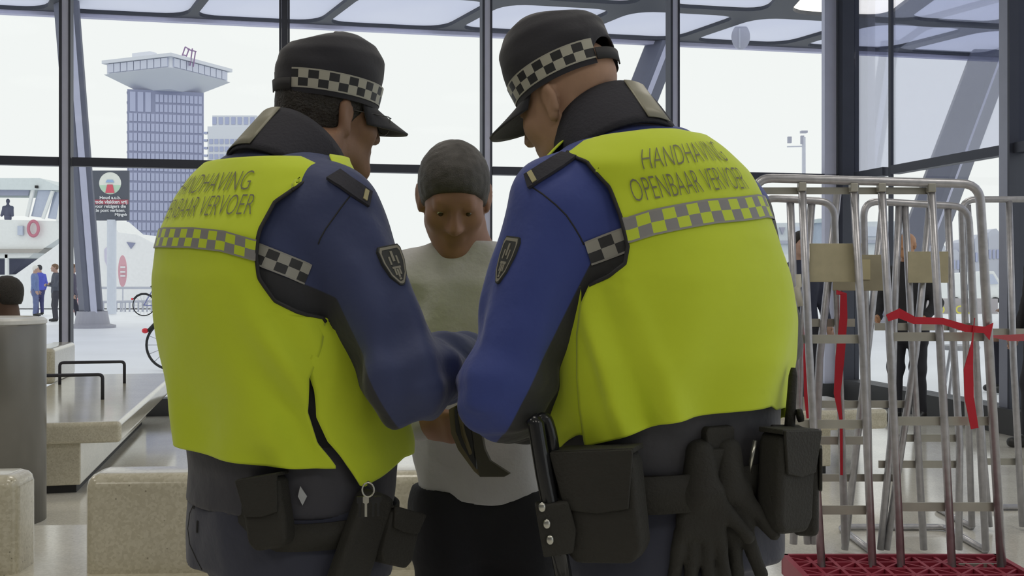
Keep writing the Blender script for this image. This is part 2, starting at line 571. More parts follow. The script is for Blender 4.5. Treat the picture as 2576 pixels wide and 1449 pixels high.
# ground outside
def ground_strip(name, n0, n1, z, m, s0=160, s1=-160, label=None, cat=None, kind='structure', th=0.2):
    return hallbox(name, s0, s1, n0, n1, z - th, z, m, None, kind=kind)
ground_strip('plaza_paving', 0.12, 50, -0.01, M_ground)
hallbox('plaza_paving', -0.15, -160, -60, 0.12, -0.21, -0.01, M_ground, kind='structure')
ground_strip('harbour_water', 50, 400, -1.2, M_water, 900, -900)
ground_strip('far_bank', 400, 1500, -0.3, mat('far_bank_ground', (0.55, 0.58, 0.58), 0.8), 1500, -1500)

# canopy over the quay: rounded triangular openings in dark steel, white panels above
CZ = 8.4
EDGE0 = Vector((0, 31.2, 0))
M_panel = bpy.data.materials.new('canopy_membrane'); M_panel.use_nodes = True
nt = M_panel.node_tree
for x in list(nt.nodes): nt.nodes.remove(x)
out = nt.nodes.new('ShaderNodeOutputMaterial'); tl = nt.nodes.new('ShaderNodeBsdfTranslucent'); df = nt.nodes.new('ShaderNodeBsdfDiffuse')
nz = nt.nodes.new('ShaderNodeTexNoise'); nz.inputs['Scale'].default_value = 0.8
cr = nt.nodes.new('ShaderNodeValToRGB')
cr.color_ramp.elements[0].position = 0.3; cr.color_ramp.elements[0].color = (0.80, 0.82, 0.92, 1)
cr.color_ramp.elements[1].position = 0.7; cr.color_ramp.elements[1].color = (0.90, 0.91, 0.97, 1)
ms = nt.nodes.new('ShaderNodeMixShader'); ms.inputs['Fac'].default_value = 0.2
nt.links.new(nz.outputs['Fac'], cr.inputs['Fac'])
for s_ in (tl, df): nt.links.new(cr.outputs['Color'], s_.inputs['Color'])
nt.links.new(tl.outputs[0], ms.inputs[1]); nt.links.new(df.outputs[0], ms.inputs[2]); nt.links.new(ms.outputs[0], out.inputs['Surface'])
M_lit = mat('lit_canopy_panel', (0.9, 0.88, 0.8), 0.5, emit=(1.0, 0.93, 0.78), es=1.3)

cano = empty('quay_canopy', EDGE0 + Vector((0, 0, CZ)), 'dark steel quay canopy with rounded triangular openings and white panels', 'canopy')
fm = MB()
def cp(a, b, z=0.0):   # a along the edge (right +), b metres in from the edge towards the hall
    return EDGE0 + U * a - N * b + Vector((0, 0, CZ + z))
def cell(P, beam, rad, lit=False, zt=0.10):
    P = [Vector(p) for p in P]; k = len(P)
    cen = sum(P, Vector()) / k
    q = []
    for i in range(k):
        e1 = (P[(i + 1) % k] - P[i]).normalized(); e2 = (P[i - 1] - P[i]).normalized()
        sn = max(e1.cross(e2).length, 0.2)
        q.append(P[i] + (e1 + e2) * (beam / sn))
    inner = rounded_poly(q, rad, 6)
    n = len(inner); per = n // k
    outer = [P[i // per] for i in range(n)]
    base = len(fm.v); up = Vector((0, 0, zt))
    fm.add(inner + outer + [p + up for p in inner], [])
    for j in range(n):
        j2 = (j + 1) % n
        if (outer[j] - outer[j2]).length < 1e-6: fm.f.append((base + j, base + j2, base + n + j))
        else: fm.f.append((base + j, base + j2, base + n + j2, base + n + j))
        fm.f.append((base + j2, base + j, base + 2 * n + j, base + 2 * n + j2))
    pn = MB(); pn.add([p + up * 1.02 for p in inner] + [p + up * 1.02 + Vector((0, 0, 0.04)) for p in inner],
                      [tuple(reversed(range(n))), tuple(range(n, 2 * n))] + [(i, (i + 1) % n, n + (i + 1) % n, n + i) for i in range(n)])
    pn.build('canopy_panel', M_lit if lit else M_panel, cano)
PW = 3.5
rowb = [0.15, 3.75, 7.4, 11.0]
for row in range(3):
    b0, b1 = rowb[row], rowb[row + 1]
    ph = (1.50, 2.9, 1.6)[row]; ln = (0.9, -0.9, 0.9)[row]
    for i in range(-8, 8):
        a0 = ph + i * PW
        w_ = 0.11 if i < -1 else 0.24
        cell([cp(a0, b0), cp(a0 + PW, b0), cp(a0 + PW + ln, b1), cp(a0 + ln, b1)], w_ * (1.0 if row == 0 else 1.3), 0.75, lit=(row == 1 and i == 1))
fm.build('canopy_frame', M_beam, cano)
mb = MB(); mb.box(cp(0, 0.11, 0.06), U * 34, N * 0.11, Vector((0, 0, 0.16))); mb.build('canopy_fascia', M_fascia, cano)

# leaning columns that carry the canopy
def lean(top, bot, wu, wn, label, twist=0.6):
    top, bot = Vector(top), Vector(bot)
    ax = (top - bot).normalized()
    r = empty('leaning_column', (bot.x, bot.y, 0), label, 'column', 'leaning steel columns of the quay canopy')
    e1 = (U * math.cos(twist) + N * math.sin(twist)); e1 = (e1 - ax * e1.dot(ax)).normalized(); e2 = ax.cross(e1)
    mb = MB()
    sec = [(-.5, -.35), (-.35, -.5), (.35, -.5), (.5, -.35), (.5, .35), (.35, .5), (-.35, .5), (-.5, .35)]
    mb.prism([bot + e1 * a * wu + e2 * b * wn for a, b in sec], top - bot)
    mb.build('shaft', M_col_d, r)
    cdir = Vector((-bot.x, -bot.y, 0)).normalized(); sdir = Vector((-cdir.y, cdir.x, 0))
    if sdir.x < 0: sdir = -sdir
    fp = MB(); o_ = cdir * (wn * 0.56) + sdir * (wu * 0.13)
    fp.prism([bot + o_ - sdir * wu * 0.16, bot + o_ + sdir * wu * 0.16, bot + o_ + sdir * wu * 0.16 + cdir * 0.03, bot + o_ - sdir * wu * 0.16 + cdir * 0.03], top - bot)
    fp.build('flange', mat('column_flange', (0.60, 0.61, 0.74), 0.5), r)
    f = MB(); base = Vector((bot.x, bot.y, 0.0))
    for k_, (a, h_) in enumerate(((0.75, 0.0), (0.75, 0.14), (0.52, 0.5))):
        pass
    P = [[base + Vector((rr * math.cos(t * math.pi / 12), rr * math.sin(t * math.pi / 12), z)) for t in range(24)] for rr, z in ((0.62, -0.01), (0.62, 0.06), (0.46, 0.10), (0.40, 0.45))]
    f.grid(P, True); f.build('foot', mat('column_foot', (0.40, 0.40, 0.45), 0.6), r)
    return r
lean(W(165, -20, 27.6), W(232, 815, 29.5), 0.52, 0.52, 'leaning steel column outside the glass beside the dark notice board')
lean(W(1668, 108, 32.2), W(1395, 810, 31.0), 0.8, 0.8, 'leaning steel column hidden mostly behind the right officer')
lean(W(2490, 150, 33.6), W(2242, 815, 31.5), 1.1, 1.0, 'leaning steel column behind the tinted glass of the right wall')
# ------------------------------------------------------------------ across the water: towers and the white museum
M_tower = mat('tower_cladding', (0.34, 0.36, 0.52), 0.6, 0.0)  # distance haze is put into the far buildings' pale lavender colours
M_twin = mat('tower_window_glass', (0.50, 0.53, 0.73), 0.35, 0.2)
M_band = mat('tower_joints', (0.28, 0.30, 0.44), 0.6)
M_pale = mat('pale_building', (0.78, 0.80, 0.88), 0.5)

def facade_windows(root, o, ex, nx, nz, w, h, gx, gz, m, name='window', depth=0.25, skip=None, hgt=None):
    """grid of window units standing slightly proud; they share one mesh"""
    nrm = Vector(ex).cross(Vector((0, 0, 1))).normalized()
    me = None
    for i in range(nx):
        for j in range(nz):
            if skip and skip(i, j): continue
            c = Vector(o) + Vector(ex) * ((i + 0.5) * gx) + Vector((0, 0, (j + 0.5) * gz))
            if me is None:
                b = MB().box(Vector((0, 0, 0)), Vector(ex) * (w / 2), nrm * depth, Vector((0, 0, h / 2)))
                me = bpy.data.meshes.new(name); me.from_pydata([tuple(v) for v in b.v], [], b.f); me.materials.append(m)
            ob = bpy.data.objects.new(name, me); COL.objects.link(ob); ob.parent = root
            ob.location = c - ORG[root.name]

TY = 455.0
c0 = W(320, 600, TY); zt = W(320, 224, TY).z
psi = math.radians(17)
eR = Vector((math.cos(psi), math.sin(psi), 0)); eL = Vector((-math.sin(psi), math.cos(psi), 0))
S_ = 31.2
tower = empty('observation_tower', (c0.x, TY, 0), 'grey office tower with a white overhanging crown across the water', 'building')
base = Vector((c0.x, TY, 0))
mid = base + eR * S_ / 2 + eL * S_ / 2
MB().box(mid + Vector((0, 0, zt / 2)), eR * S_ / 2, eL * S_ / 2, Vector((0, 0, zt / 2))).build('tower_body', M_tower, tower)
gz = 4.22
nrow = 17
z_low = zt - 1.2 - gz * nrow
facade_windows(tower, base + eR * 0.6 + Vector((0, 0, z_low)), eR, 17, nrow, 1.42, 3.3, 1.765, gz, M_twin, skip=lambda i, j: j >= nrow - 2 and i < 6)
for k, q in enumerate((0.9, 4.0, 7.1)):
    MB().box(base + eR * (q + 1.3) + Vector((0, 0, zt - 5.2)), eR * 1.15, eL * 0.25, Vector((0, 0, 4.2))).build('tall_window', M_twin, tower)
for j in range(nrow + 1):
    z = z_low + j * gz
    MB().box(base + eL * S_ / 2 + Vector((0, 0, z)), eR * 0.25, eL * S_ * 0.47, Vector((0, 0, 0.35))).build('floor_ledge', M_band, tower)
# glass drum and crown
drum = MB(); dc = mid + Vector((0, 0, zt))
P = [[dc + Vector((r_ * math.cos(t * math.pi / 20), r_ * math.sin(t * math.pi / 20), z_)) for t in range(40)] for r_, z_ in ((12.8, 0), (12.8, 3.2), (11.2, 3.4), (11.2, 8.5))]
drum.grid(P, True).build('glass_drum', mat('drum_glass', (0.66, 0.72, 0.92), 0.2, 0.5), tower, smooth=False)
al = math.radians(25)
kR = Vector((math.sin(al), math.cos(al), 0)); kL = Vector((-math.cos(al), math.sin(al), 0))
kc = W(430, 170, TY - 14); kc.z = 0
z0, z1 = W(0, 186, TY).z, W(0, 156, TY).z
s2 = 37
crn = MB()
def sq(ins, z): return [kc + kR * a + kL * b + Vector((0, 0, z)) for a, b in ((ins, ins), (s2 - ins, ins), (s2 - ins, s2 - ins), (ins, s2 - ins))]
crn.grid([sq(10, z0 - 6.5), sq(1.2, z0 - 0.8), sq(0, z0), sq(0.9, z0 + 0.1), sq(0.9, z1 - 0.6), sq(-0.6, z1 - 0.5), sq(-0.6, z1 + 0.9)], True)
nq = len(crn.v); crn.f.append((nq - 4, nq - 3, nq - 2, nq - 1)); crn.f.append((3, 2, 1, 0))
crn.build('crown', M_pale, tower)
for e_, o_ in ((kR, kL), (kL, kR)):
    facade_windows(tower, kc + e_ * 2 + o_ * 0.6 + Vector((0, 0, z0 + 0.4)), e_, 9, 1, 3.3, 3.6, 3.7, 4.2, mat('crown_glass', (0.62, 0.65, 0.78), 0.3, 0.3), 'crown_window', depth=0.4)
M_sw = mat('swing_steel', (0.34, 0.22, 0.40), 0.6)
sw = [((452, 158), (466, 118)), ((466, 118), (482, 128)), ((462, 160), (476, 122)), ((478, 165), (484, 122)), ((486, 168), (492, 128)), ((458, 138), (470, 140)), ((472, 124), (494, 130))]
for a, b in sw:
    MB().tube([W(a[0], a[1], TY - 4), W(b[0], b[1], TY - 4)], 0.28, 5).build('swing_frame', M_sw, tower)
MB().box(kc + kR * 8 + kL * 22 + Vector((0, 0, z1 + 2.5)), kR * 2, kL * 5, Vector((0, 0, 1.8))).build('roof_plant', M_pale, tower)

BY = 425.0
b0 = W(522, 700, BY); b0.z = 0
pale = empty('apartment_block', b0, 'pale apartment block with white gridded front beside the grey tower', 'building')
bw = 122 / F * BY; bz = W(0, 318, BY).z; bz2 = W(0, 290, BY).z
eX = Vector((1, 0, 0)); eY = Vector((0, 1, 0))
MB().box(b0 + eX * bw / 2 + eY * 9 + Vector((0, 0, bz / 2)), eX * bw / 2, eY * 9, Vector((0, 0, bz / 2))).build('block_body', M_pale, pale)
MB().box(b0 + eX * (bw / 2 + 1) + eY * 9 + Vector((0, 0, (bz + bz2) / 2)), eX * (bw / 2 - 0.8), eY * 8.6, Vector((0, 0, (bz2 - bz) / 2))).build('block_crown', M_pale, pale)
MW = mat('block_window_glass', (0.42, 0.46, 0.66), 0.2, 0.5)
facade_windows(pale, b0 + Vector((0.4, 0, 3)), eX, 9, 18, 1.45, 1.9, 2.08, 3.0, MW, depth=0.2)
facade_windows(pale, b0 + Vector((1.4, 0.4, bz + 0.6)), eX, 7, 1, 1.6, 2.9, 2.5, 3.4, MW, depth=0.2)
for j in range(8):
    MB().box(b0 + Vector((-0.7, 1.2, bz - 2.5 - j * 3.0)), eX * 0.9, eY * 1.2, Vector((0, 0, 0.4))).build('balcony', MW, pale)

# white angular museum on the far bank
EYM = mat('shelter_white_cladding', (0.88, 0.89, 0.90), 0.4)
ey = empty('ferry_shelter', W(210, 760, 47), 'white slanted ferry shelter behind the notice board', 'shelter')
mb = MB()
fr = [W(x_, y_, 47) for x_, y_ in ((-60, 776), (12, 712), (40, 690), (150, 612), (205, 566), (262, 552), (300, 585), (345, 590), (440, 640), (520, 776))]
mb.prism(fr, Vector((0.3, 2.2, 0))); mb.build('shelter_shell', EYM, ey)
MB().prism([W(318, 609, 46.95), W(340, 611, 46.95), W(329, 626, 46.95)], Vector((0, 0.04, 0))).build('corner_window', M_band, ey)
MB().prism([W(262, 628, 46.95), W(276, 612, 46.95), W(273, 680, 46.95), W(263, 655, 46.95)], Vector((0, 0.04, 0))).build('slanted_window', mat('shelter_glass', (0.62, 0.60, 0.74), 0.3), ey)

# low far bank skyline on the right
SK = mat('far_skyline', (0.60, 0.62, 0.72), 0.8)  # pale tone holds the haze of distance
random.seed(4)
sky_cols = [(2330, 650), (2365, 612), (2400, 628), (2432, 600), (2466, 590), (2500, 575), (2528, 640), (2556, 655)]
for i, (x, y) in enumerate(sky_cols):
    r = empty('waterfront_building', W(x, 702, 520), ['low', 'gabled', 'flat-roofed', 'stepped', 'broad', 'domed', 'narrow', 'small'][i] + ' hazy waterfront building far beyond the glass behind the cages, number %s from the left' % ['one', 'two', 'three', 'four', 'five', 'six', 'seven', 'eight'][i], 'building', 'hazy waterfront buildings')
    w = 26
    pl = [W(x - w / 2, 706, 520), W(x + w / 2, 706, 520), W(x + w / 2, y + 8, 520), W(x + w / 4, y, 520), W(x - w / 4, y + (3 if i % 2 else 0), 520), W(x - w / 2, y + 10, 520)]
    for q_ in pl[:2]: q_.z = -0.35
    MB().prism(pl, Vector((0, 12, 0))).build('wall', SK, r)
    for q in range(3):
        MB().box(W(x - 10 + q * 10, (y + 704) / 2, 519.8), eX * 0.5, eY * 0.3, Vector((0, 0, 2.2))).build('window', MW, r)

# ------------------------------------------------------------------ ferries
M_hull = mat('ferry_white_hull', (0.82, 0.84, 0.84), 0.4)
M_fgl = mat('ferry_window_glass', (0.50, 0.55, 0.68), 0.15, 0.3)
M_fdk = mat('ferry_shadow_deck', (0.16, 0.17, 0.26), 0.6)  # shade of the open lower deck put into the colour
M_red = mat('red_paint', (0.62, 0.06, 0.09), 0.5)
FY = 58.0
fer = empty('passenger_ferry', W(-60, 700, FY), 'white passenger ferry with a glazed wheelhouse moored at the quay', 'ferry')
fer.location.z = -1.2; ORG[fer.name] = Vector(fer.location)
def fpoly(name, pts, y0, dep, m, par=fer):
    return MB().prism([W(x, y, y0) for x, y in pts], Vector((0, dep, 0))).build(name, m, par)
fpoly('wheelhouse_roof', [(-420, 448), (100, 448), (152, 470), (152, 478), (-420, 474)], FY - 0.3, 6, mat('ferry_roof', (0.68, 0.74, 0.76), 0.5))
fpoly('upper_hull', [(-420, 544), (160, 556), (148, 600), (108, 626), (-420, 628)], FY, 6, M_hull)
fpoly('deck_edge', [(-420, 626), (110, 626), (96, 636), (-420, 638)], FY - 0.2, 6, mat('ferry_deck_edge', (0.40, 0.38, 0.36), 0.6))
fpoly('lower_deck_shade', [(-420, 652), (70, 645), (30, 690), (-420, 760)], FY + 2.5, 3, M_fdk)  # dark block filling the open lower deck in place of its shade
fpoly('lower_beam', [(-420, 640), (86, 636), (72, 648), (-420, 656)], FY, 3, M_hull)
fpoly('lower_hull', [(-420, 700), (60, 690), (20, 758), (-420, 762)], FY + 0.4, 6, M_hull)
for x in (12, -90, -190): fpoly('deck_post', [(x, 640), (x + 7, 640), (x + 7, 700), (x, 700)], FY, 0.2, M_hull)
for a, b, c_, d in ((-200, -120, -205, -130), (-110, -20, -115, -25), (-12, 74, -14, 66)):
    fpoly('wheelhouse_window', [(a, 474), (b, 474), (d, 543), (c_, 543)], FY + 0.1, 0.1, M_glass)
    fpoly('blind', [(a, 474), (b, 474), (b - 3, 492), (a, 492)], FY, 0.1, mat('ferry_blind', (0.36, 0.38, 0.50), 0.6))
fpoly('wheelhouse_window', [(96, 476), (130, 480), (112, 548), (78, 544)], FY + 0.1, 0.1, M_fgl)
fpoly('wheelhouse_window', [(136, 482), (158, 486), (142, 552), (120, 549)], FY + 0.1, 0.1, M_fgl)
for a, b in (((84, 474), (68, 545)), ((133, 480), (108, 550)), ((158, 484), (146, 556)), ((-16, 474), (-18, 545))):
    MB().tube([W(a[0], a[1], FY - 0.1), W(b[0], b[1], FY - 0.1)], 0.11, 8).build('window_pillar', M_hull, fer)
hp = W(20, 506, FY + 1.4)
def helms(p):
    d = ell(p, hp, (0.10, 0.12, 0.14))
    d = smin(d, cone(p, hp - Vector((0, 0, 0.1)), hp - Vector((0, 0, 0.28)), 0.06, 0.09), 0.04)
    d = smin(d, cone(p, hp + Vector((-0.2, 0, -0.36)), hp + Vector((0.2, 0, -0.36)), 0.11, 0.11), 0.08)
    d = smin(d, cone(p, hp + Vector((-0.22, 0, -0.38)), hp + Vector((-0.30, -0.1, -0.80)), 0.085, 0.075), 0.06)
    d = smin(d, cone(p, hp + Vector((0.22, 0, -0.38)), hp + Vector((0.30, -0.1, -0.80)), 0.085, 0.075), 0.06)
    return smin(d, cone(p, hp + Vector((0, 0, -0.45)), hp + Vector((0, 0, -0.95)), 0.19, 0.19), 0.08)
hv, hf = surf(helms, np.array(hp) - np.array((0.6, 0.4, 1.2)), np.array(hp) + np.array((0.6, 0.4, 0.3)), 0.04)
obj('person', hv, hf, mat('helmsman_clothes', (0.22, 0.23, 0.34), 0.8), None, smooth=True, label='dark figure standing inside the ferry wheelhouse window', cat='person')
lr = MB(); lc = W(84, 575, FY - 0.25)
lr.tube([lc + Vector((0.27 * math.cos(t * math.pi / 12), 0, 0.40 * math.sin(t * math.pi / 12))) for t in range(24)], 0.085, 8, close=True)
lr.build('life_ring', mat('life_ring_red', (0.55, 0.20, 0.27), 0.6), fer, smooth=True)
MB().box(W(52, 580, FY - 0.1), eX * 0.14, eY * 0.08, Vector((0, 0, 0.25))).build('hull_vent', M_fgl, fer)
MB().box(W(92, 470, FY - 0.4), eX * 0.07, eY * 0.07, Vector((0, 0, 0.07))).build('deck_light', M_black, fer)

f2 = empty('ferry_boat', W(420, 720, 150), 'ferry with red waterline and dark windows beyond the parked bicycle', 'ferry')
f2.location.z = -1.2; ORG[f2.name] = Vector(f2.location)
fpoly('cabin', [(350, 652), (372, 612), (520, 612), (520, 672), (352, 672)], 150, 8, mat('ferry_grey_cabin', (0.48, 0.53, 0.66), 0.5), f2)
fpoly('hull', [(352, 670), (520, 670), (520, 690), (354, 688)], 149.8, 8, M_hull, f2)
fpoly('red_stripe', [(354, 687), (520, 690), (520, 708), (362, 706)], 149.8, 8, mat('faded_red_hull', (0.72, 0.36, 0.42), 0.6), f2)
fpoly('dark_keel', [(362, 706), (520, 708), (520, 747), (380, 747)], 149.8, 8, mat('ferry_keel', (0.40, 0.36, 0.46), 0.6), f2)
for q in range(4): fpoly('cabin_window', [(374 + q * 22, 622), (392 + q * 22, 622), (390 + q * 22, 645), (372 + q * 22, 645)], 149.7, 0.2, mat('cabin_glass', (0.66, 0.70, 0.80), 0.3), f2)

# boats and pier on the right
f3 = empty('tour_boat', W(1985, 700, 90), 'long white tour boat lying behind the right officer and the cages', 'boat')
f3.location.z = -1.2; ORG[f3.name] = Vector(f3.location)
fpoly('cabin', [(1880, 562), (2300, 556), (2330, 580), (2330, 640), (1880, 640)], 90, 6, mat('boat_cabin', (0.70, 0.74, 0.78), 0.5), f3)
fpoly('hull', [(1880, 640), (2340, 640), (2330, 776), (1880, 776)], 89.8, 7, M_hull, f3)
fpoly('stripe', [(1880, 606), (2330, 602), (2330, 610), (1880, 614)], 89.7, 0.3, mat('boat_stripe', (0.48, 0.50, 0.60), 0.5), f3)
fpoly('emblem', [(1962, 572), (1976, 572), (1969, 590)], 89.7, 0.3, mat('boat_emblem', (0.40, 0.40, 0.50), 0.5), f3)
for q in range(7): fpoly('cabin_window', [(2000 + q * 44, 570), (2034 + q * 44, 570), (2034 + q * 44, 594), (2000 + q * 44, 594)], 89.8, 0.3, mat('cabin_glass', (0.66, 0.70, 0.80), 0.3), f3)
f4 = empty('pier_kiosk', W(2072, 716, 70), 'blue-grey kiosk with flat roof seen between the cage tubes', 'kiosk')
f4.location.z = -1.2; ORG[f4.name] = Vector(f4.location)
fpoly('kiosk_wall', [(2054, 560), (2100, 556), (2100, 799), (2054, 799)], 70, 3, mat('kiosk_wall', (0.36, 0.42, 0.52), 0.6), f4)
fpoly('kiosk_roof', [(2058, 550), (2104, 548), (2104, 557), (2052, 561)], 69.7, 3.6, mat('kiosk_roof', (0.45, 0.52, 0.56), 0.6), f4)
f5 = empty('white_van', W(2440, 770, 60), 'white delivery van parked on the quay behind the cages', 'van')
ORG[f5.name] = Vector(f5.location)
fpoly('van_body', [(2382, 690), (2500, 682), (2520, 715), (2530, 740), (2530, 764), (2382, 764)], 60, 2.0, M_hull, f5)
fpoly('side_window', [(2470, 692), (2498, 690), (2512, 714), (2470, 716)], 59.9, 0.2, M_fgl, f5)
fpoly('window_slot', [(2424, 716), (2442, 716), (2442, 730), (2424, 730)], 59.9, 0.2, mat('van_slot', (0.35, 0.38, 0.45), 0.5), f5)
for x in (2405, 2505):
    w_ = MB(); cw = W(x, 762, 59.9)
    w_.prism([cw + Vector((0.32 * math.cos(t * math.pi / 10), 0, 0.32 * math.sin(t * math.pi / 10))) for t in range(20)], Vector((0, 0.25, 0))); w_.build('wheel', M_black, f5)

# camera mast outside the front glass
cm = empty('camera_mast', W(2022, 790, 41), 'slim grey camera mast seen above the cages', 'mast')
MB().tube([W(2022, 790, 41), W(2022, 345, 41)], [0.09, 0.07], 10).build('pole', mat('mast_grey', (0.62, 0.64, 0.72), 0.5), cm)
MB().box(W(2022, 332, 41), eX * 0.12, eY * 0.12, Vector((0, 0, 0.04))).build('cap', mat('mast_cap', (0.45, 0.46, 0.55), 0.5), cm)
MB().box(W(2018, 352, 41), eX * 0.06, eY * 0.06, Vector((0, 0, 0.16))).build('camera_head', mat('mast_cap', (0.45, 0.46, 0.55), 0.5), cm)
MB().tube([W(2022, 368, 41), W(1980, 369, 41)], 0.025, 6).build('side_arm', mat('mast_grey', (0.62, 0.64, 0.72), 0.5), cm)
MB().box(W(1986, 352, 41), eX * 0.07, eY * 0.07, Vector((0, 0, 0.12))).build('floodlight', mat('mast_cap', (0.45, 0.46, 0.55), 0.5), cm)
# round sign hanging under the canopy edge
hs = empty('hanging_disc', W(1864, 84, 30.5), 'round grey sign disc hanging below the canopy', 'sign')
p = W(1864, 92, 30.5)
MB().prism([p + Vector((0.26 * math.cos(t * math.pi / 16), 0, 0.36 * math.sin(t * math.pi / 16))) for t in range(32)], Vector((0, 0.06, 0))).build('disc', mat('disc_grey', (0.52, 0.53, 0.62), 0.5), hs)
MB().tube([W(1860, 70, 30.5) + Vector((0, 0, 8.45 - W(1860, 70, 30.5).z)), W(1860, 120, 30.5)], 0.03, 8).build('hanger', mat('mast_grey', (0.62, 0.64, 0.72), 0.5), hs)

# ------------------------------------------------------------------ things on the quay
NY = 40.0
nb = empty('notice_board', W(281, 790, NY), 'dark free-standing notice board with a round picture on the quay', 'sign')
nb.location.z = 0; ORG[nb.name] = Vector(nb.location)
M_nb = mat('board_dark', (0.10, 0.11, 0.14), 0.5)
M_nw = mat('board_white_print', (0.85, 0.86, 0.88), 0.6)
MB().box(W(278, 492, NY), eX * 0.70, eY * 0.06, Vector((0, 0, 0.93))).build('panel', M_nb, nb, bevel=0.02)
MB().tube([W(281, 553, NY), W(281, 790, NY)], 0.17, 14).build('post', mat('board_post', (0.66, 0.70, 0.78), 0.45), nb)
pc = W(277, 461, NY - 0.07)
def disc_pts(c, r, a0=0, a1=360, n=28): return [c + Vector((r * math.cos(math.radians(a0 + (a1 - a0) * t / n)), 0, r * math.sin(math.radians(a0 + (a1 - a0) * t / n)))) for t in range(n + (0 if a1 - a0 == 360 else 1))]
MB().prism(disc_pts(pc, 0.41), Vector((0, 0.02, 0))).build('round_picture', mat('picture_sky', (0.84, 0.86, 0.80), 0.6), nb)
MB().prism(disc_pts(pc + Vector((0, -0.012, 0)), 0.40, 190, 350), Vector((0, 0.01, 0))).build('picture_lawn', mat('picture_green', (0.52, 0.74, 0.56), 0.6), nb)
q = pc + Vector((0, -0.03, 0))
MB().prism([q + Vector((-0.17, 0, -0.36)), q + Vector((0.17, 0, -0.36)), q + Vector((0.10, 0, -0.05)), q + Vector((-0.10, 0, -0.05))], Vector((0, 0.01, 0))).build('picture_red_shape', mat('picture_red', (0.72, 0.12, 0.17), 0.6), nb)
MB().prism([q + Vector((-0.16, 0, 0.03)), q + Vector((0.16, 0, 0.03)), q + Vector((0.10, 0, 0.13)), q + Vector((-0.10, 0, 0.13))], Vector((0, 0.01, 0))).build('picture_blue_shape', mat('picture_blue', (0.35, 0.50, 0.75), 0.6), nb)
MB().box(W(278, 508, NY - 0.07), eX * 0.66, eY * 0.01, Vector((0, 0, 0.085))).build('red_stripe', mat('board_red', (0.45, 0.10, 0.14), 0.6), nb)
for s_, y_, sz, x_ in (('Houd a.u.b.', 497.5, 0.17, 277), ('rode vlakken vrij', 508, 0.185, 278), ('voor reizigers die', 519, 0.165, 277), ('de pont verlaten.', 529.5, 0.165, 277), ('Mijngvb', 540, 0.15, 304)):
    text_on_plane('lettering', s_, sz, W(x_, y_, NY - 0.09), eX, Vector((0, 0, 1)), M_nw, nb, bold=0.004)

# red and white banner, traffic panel, railing
bn = empty('oval_banner', W(308, 745, 44), 'red oval beach flag banner with white print beside the notice board', 'banner')
bp = [W(308 + 11 * math.sin(t * math.pi / 14) * (1 if t < 14 else 1), 682 + 40 * -math.cos(t * math.pi / 14), 44) for t in range(28)]
MB().prism(bp, Vector((0, 0.03, 0))).build('flag', mat('banner_red', (0.74, 0.42, 0.48), 0.7), bn)
MB().tube([W(309, 715, 44.1), W(309, 783, 44.1)], 0.03, 6).build('pole', mat('mast_grey', (0.62, 0.64, 0.72), 0.5), bn)
for y_ in (672, 684, 694): MB().box(W(309, y_, 43.95), eX * 0.10, eY * 0.01, Vector((0, 0, 0.035))).build('print_line', M_nw, bn)
tp = empty('traffic_panel', W(198, 786, 43), 'white warning panel with red rim behind the leaning column', 'sign')
MB().box(W(198, 758, 43), eX * 0.20, eY * 0.03, Vector((0, 0, 0.45))).build('panel', mat('panel_pink', (0.80, 0.66, 0.68), 0.6), tp)
rr = MB(); rc = W(198, 762, 42.9)
rr.tube([rc + Vector((0.14 * math.cos(t * math.pi / 10), 0, 0.14 * math.sin(t * math.pi / 10))) for t in range(20)], 0.03, 6, close=True); rr.build('red_ring', mat('board_red2', (0.70, 0.25, 0.28), 0.6), tp)
MB().box(W(198, 784, 43), eX * 0.28, eY * 0.12, Vector((0, 0, 0.07))).build('foot', mat('panel_foot', (0.50, 0.28, 0.28), 0.7), tp)
rl = empty('quay_railing', W(300, 785, 43.5), 'low grey quay railing with upright bars behind the bicycle', 'railing')
MB().tube([W(235, 724, 43.5), W(420, 724, 43.5)], 0.05, 8).build('top_rail', mat('rail_grey', (0.50, 0.52, 0.60), 0.5), rl)
for i in range(16):
    MB().tube([W(238 + i * 11, 760, 43.5), W(238 + i * 11, 786, 43.5)], 0.035, 6).build('bar', mat('rail_grey', (0.50, 0.52, 0.60), 0.5), rl)
MB().tube([W(235, 760, 43.5), W(420, 757, 43.5)], 0.05, 8).build('middle_rail', mat('rail_grey', (0.50, 0.52, 0.60), 0.5), rl)

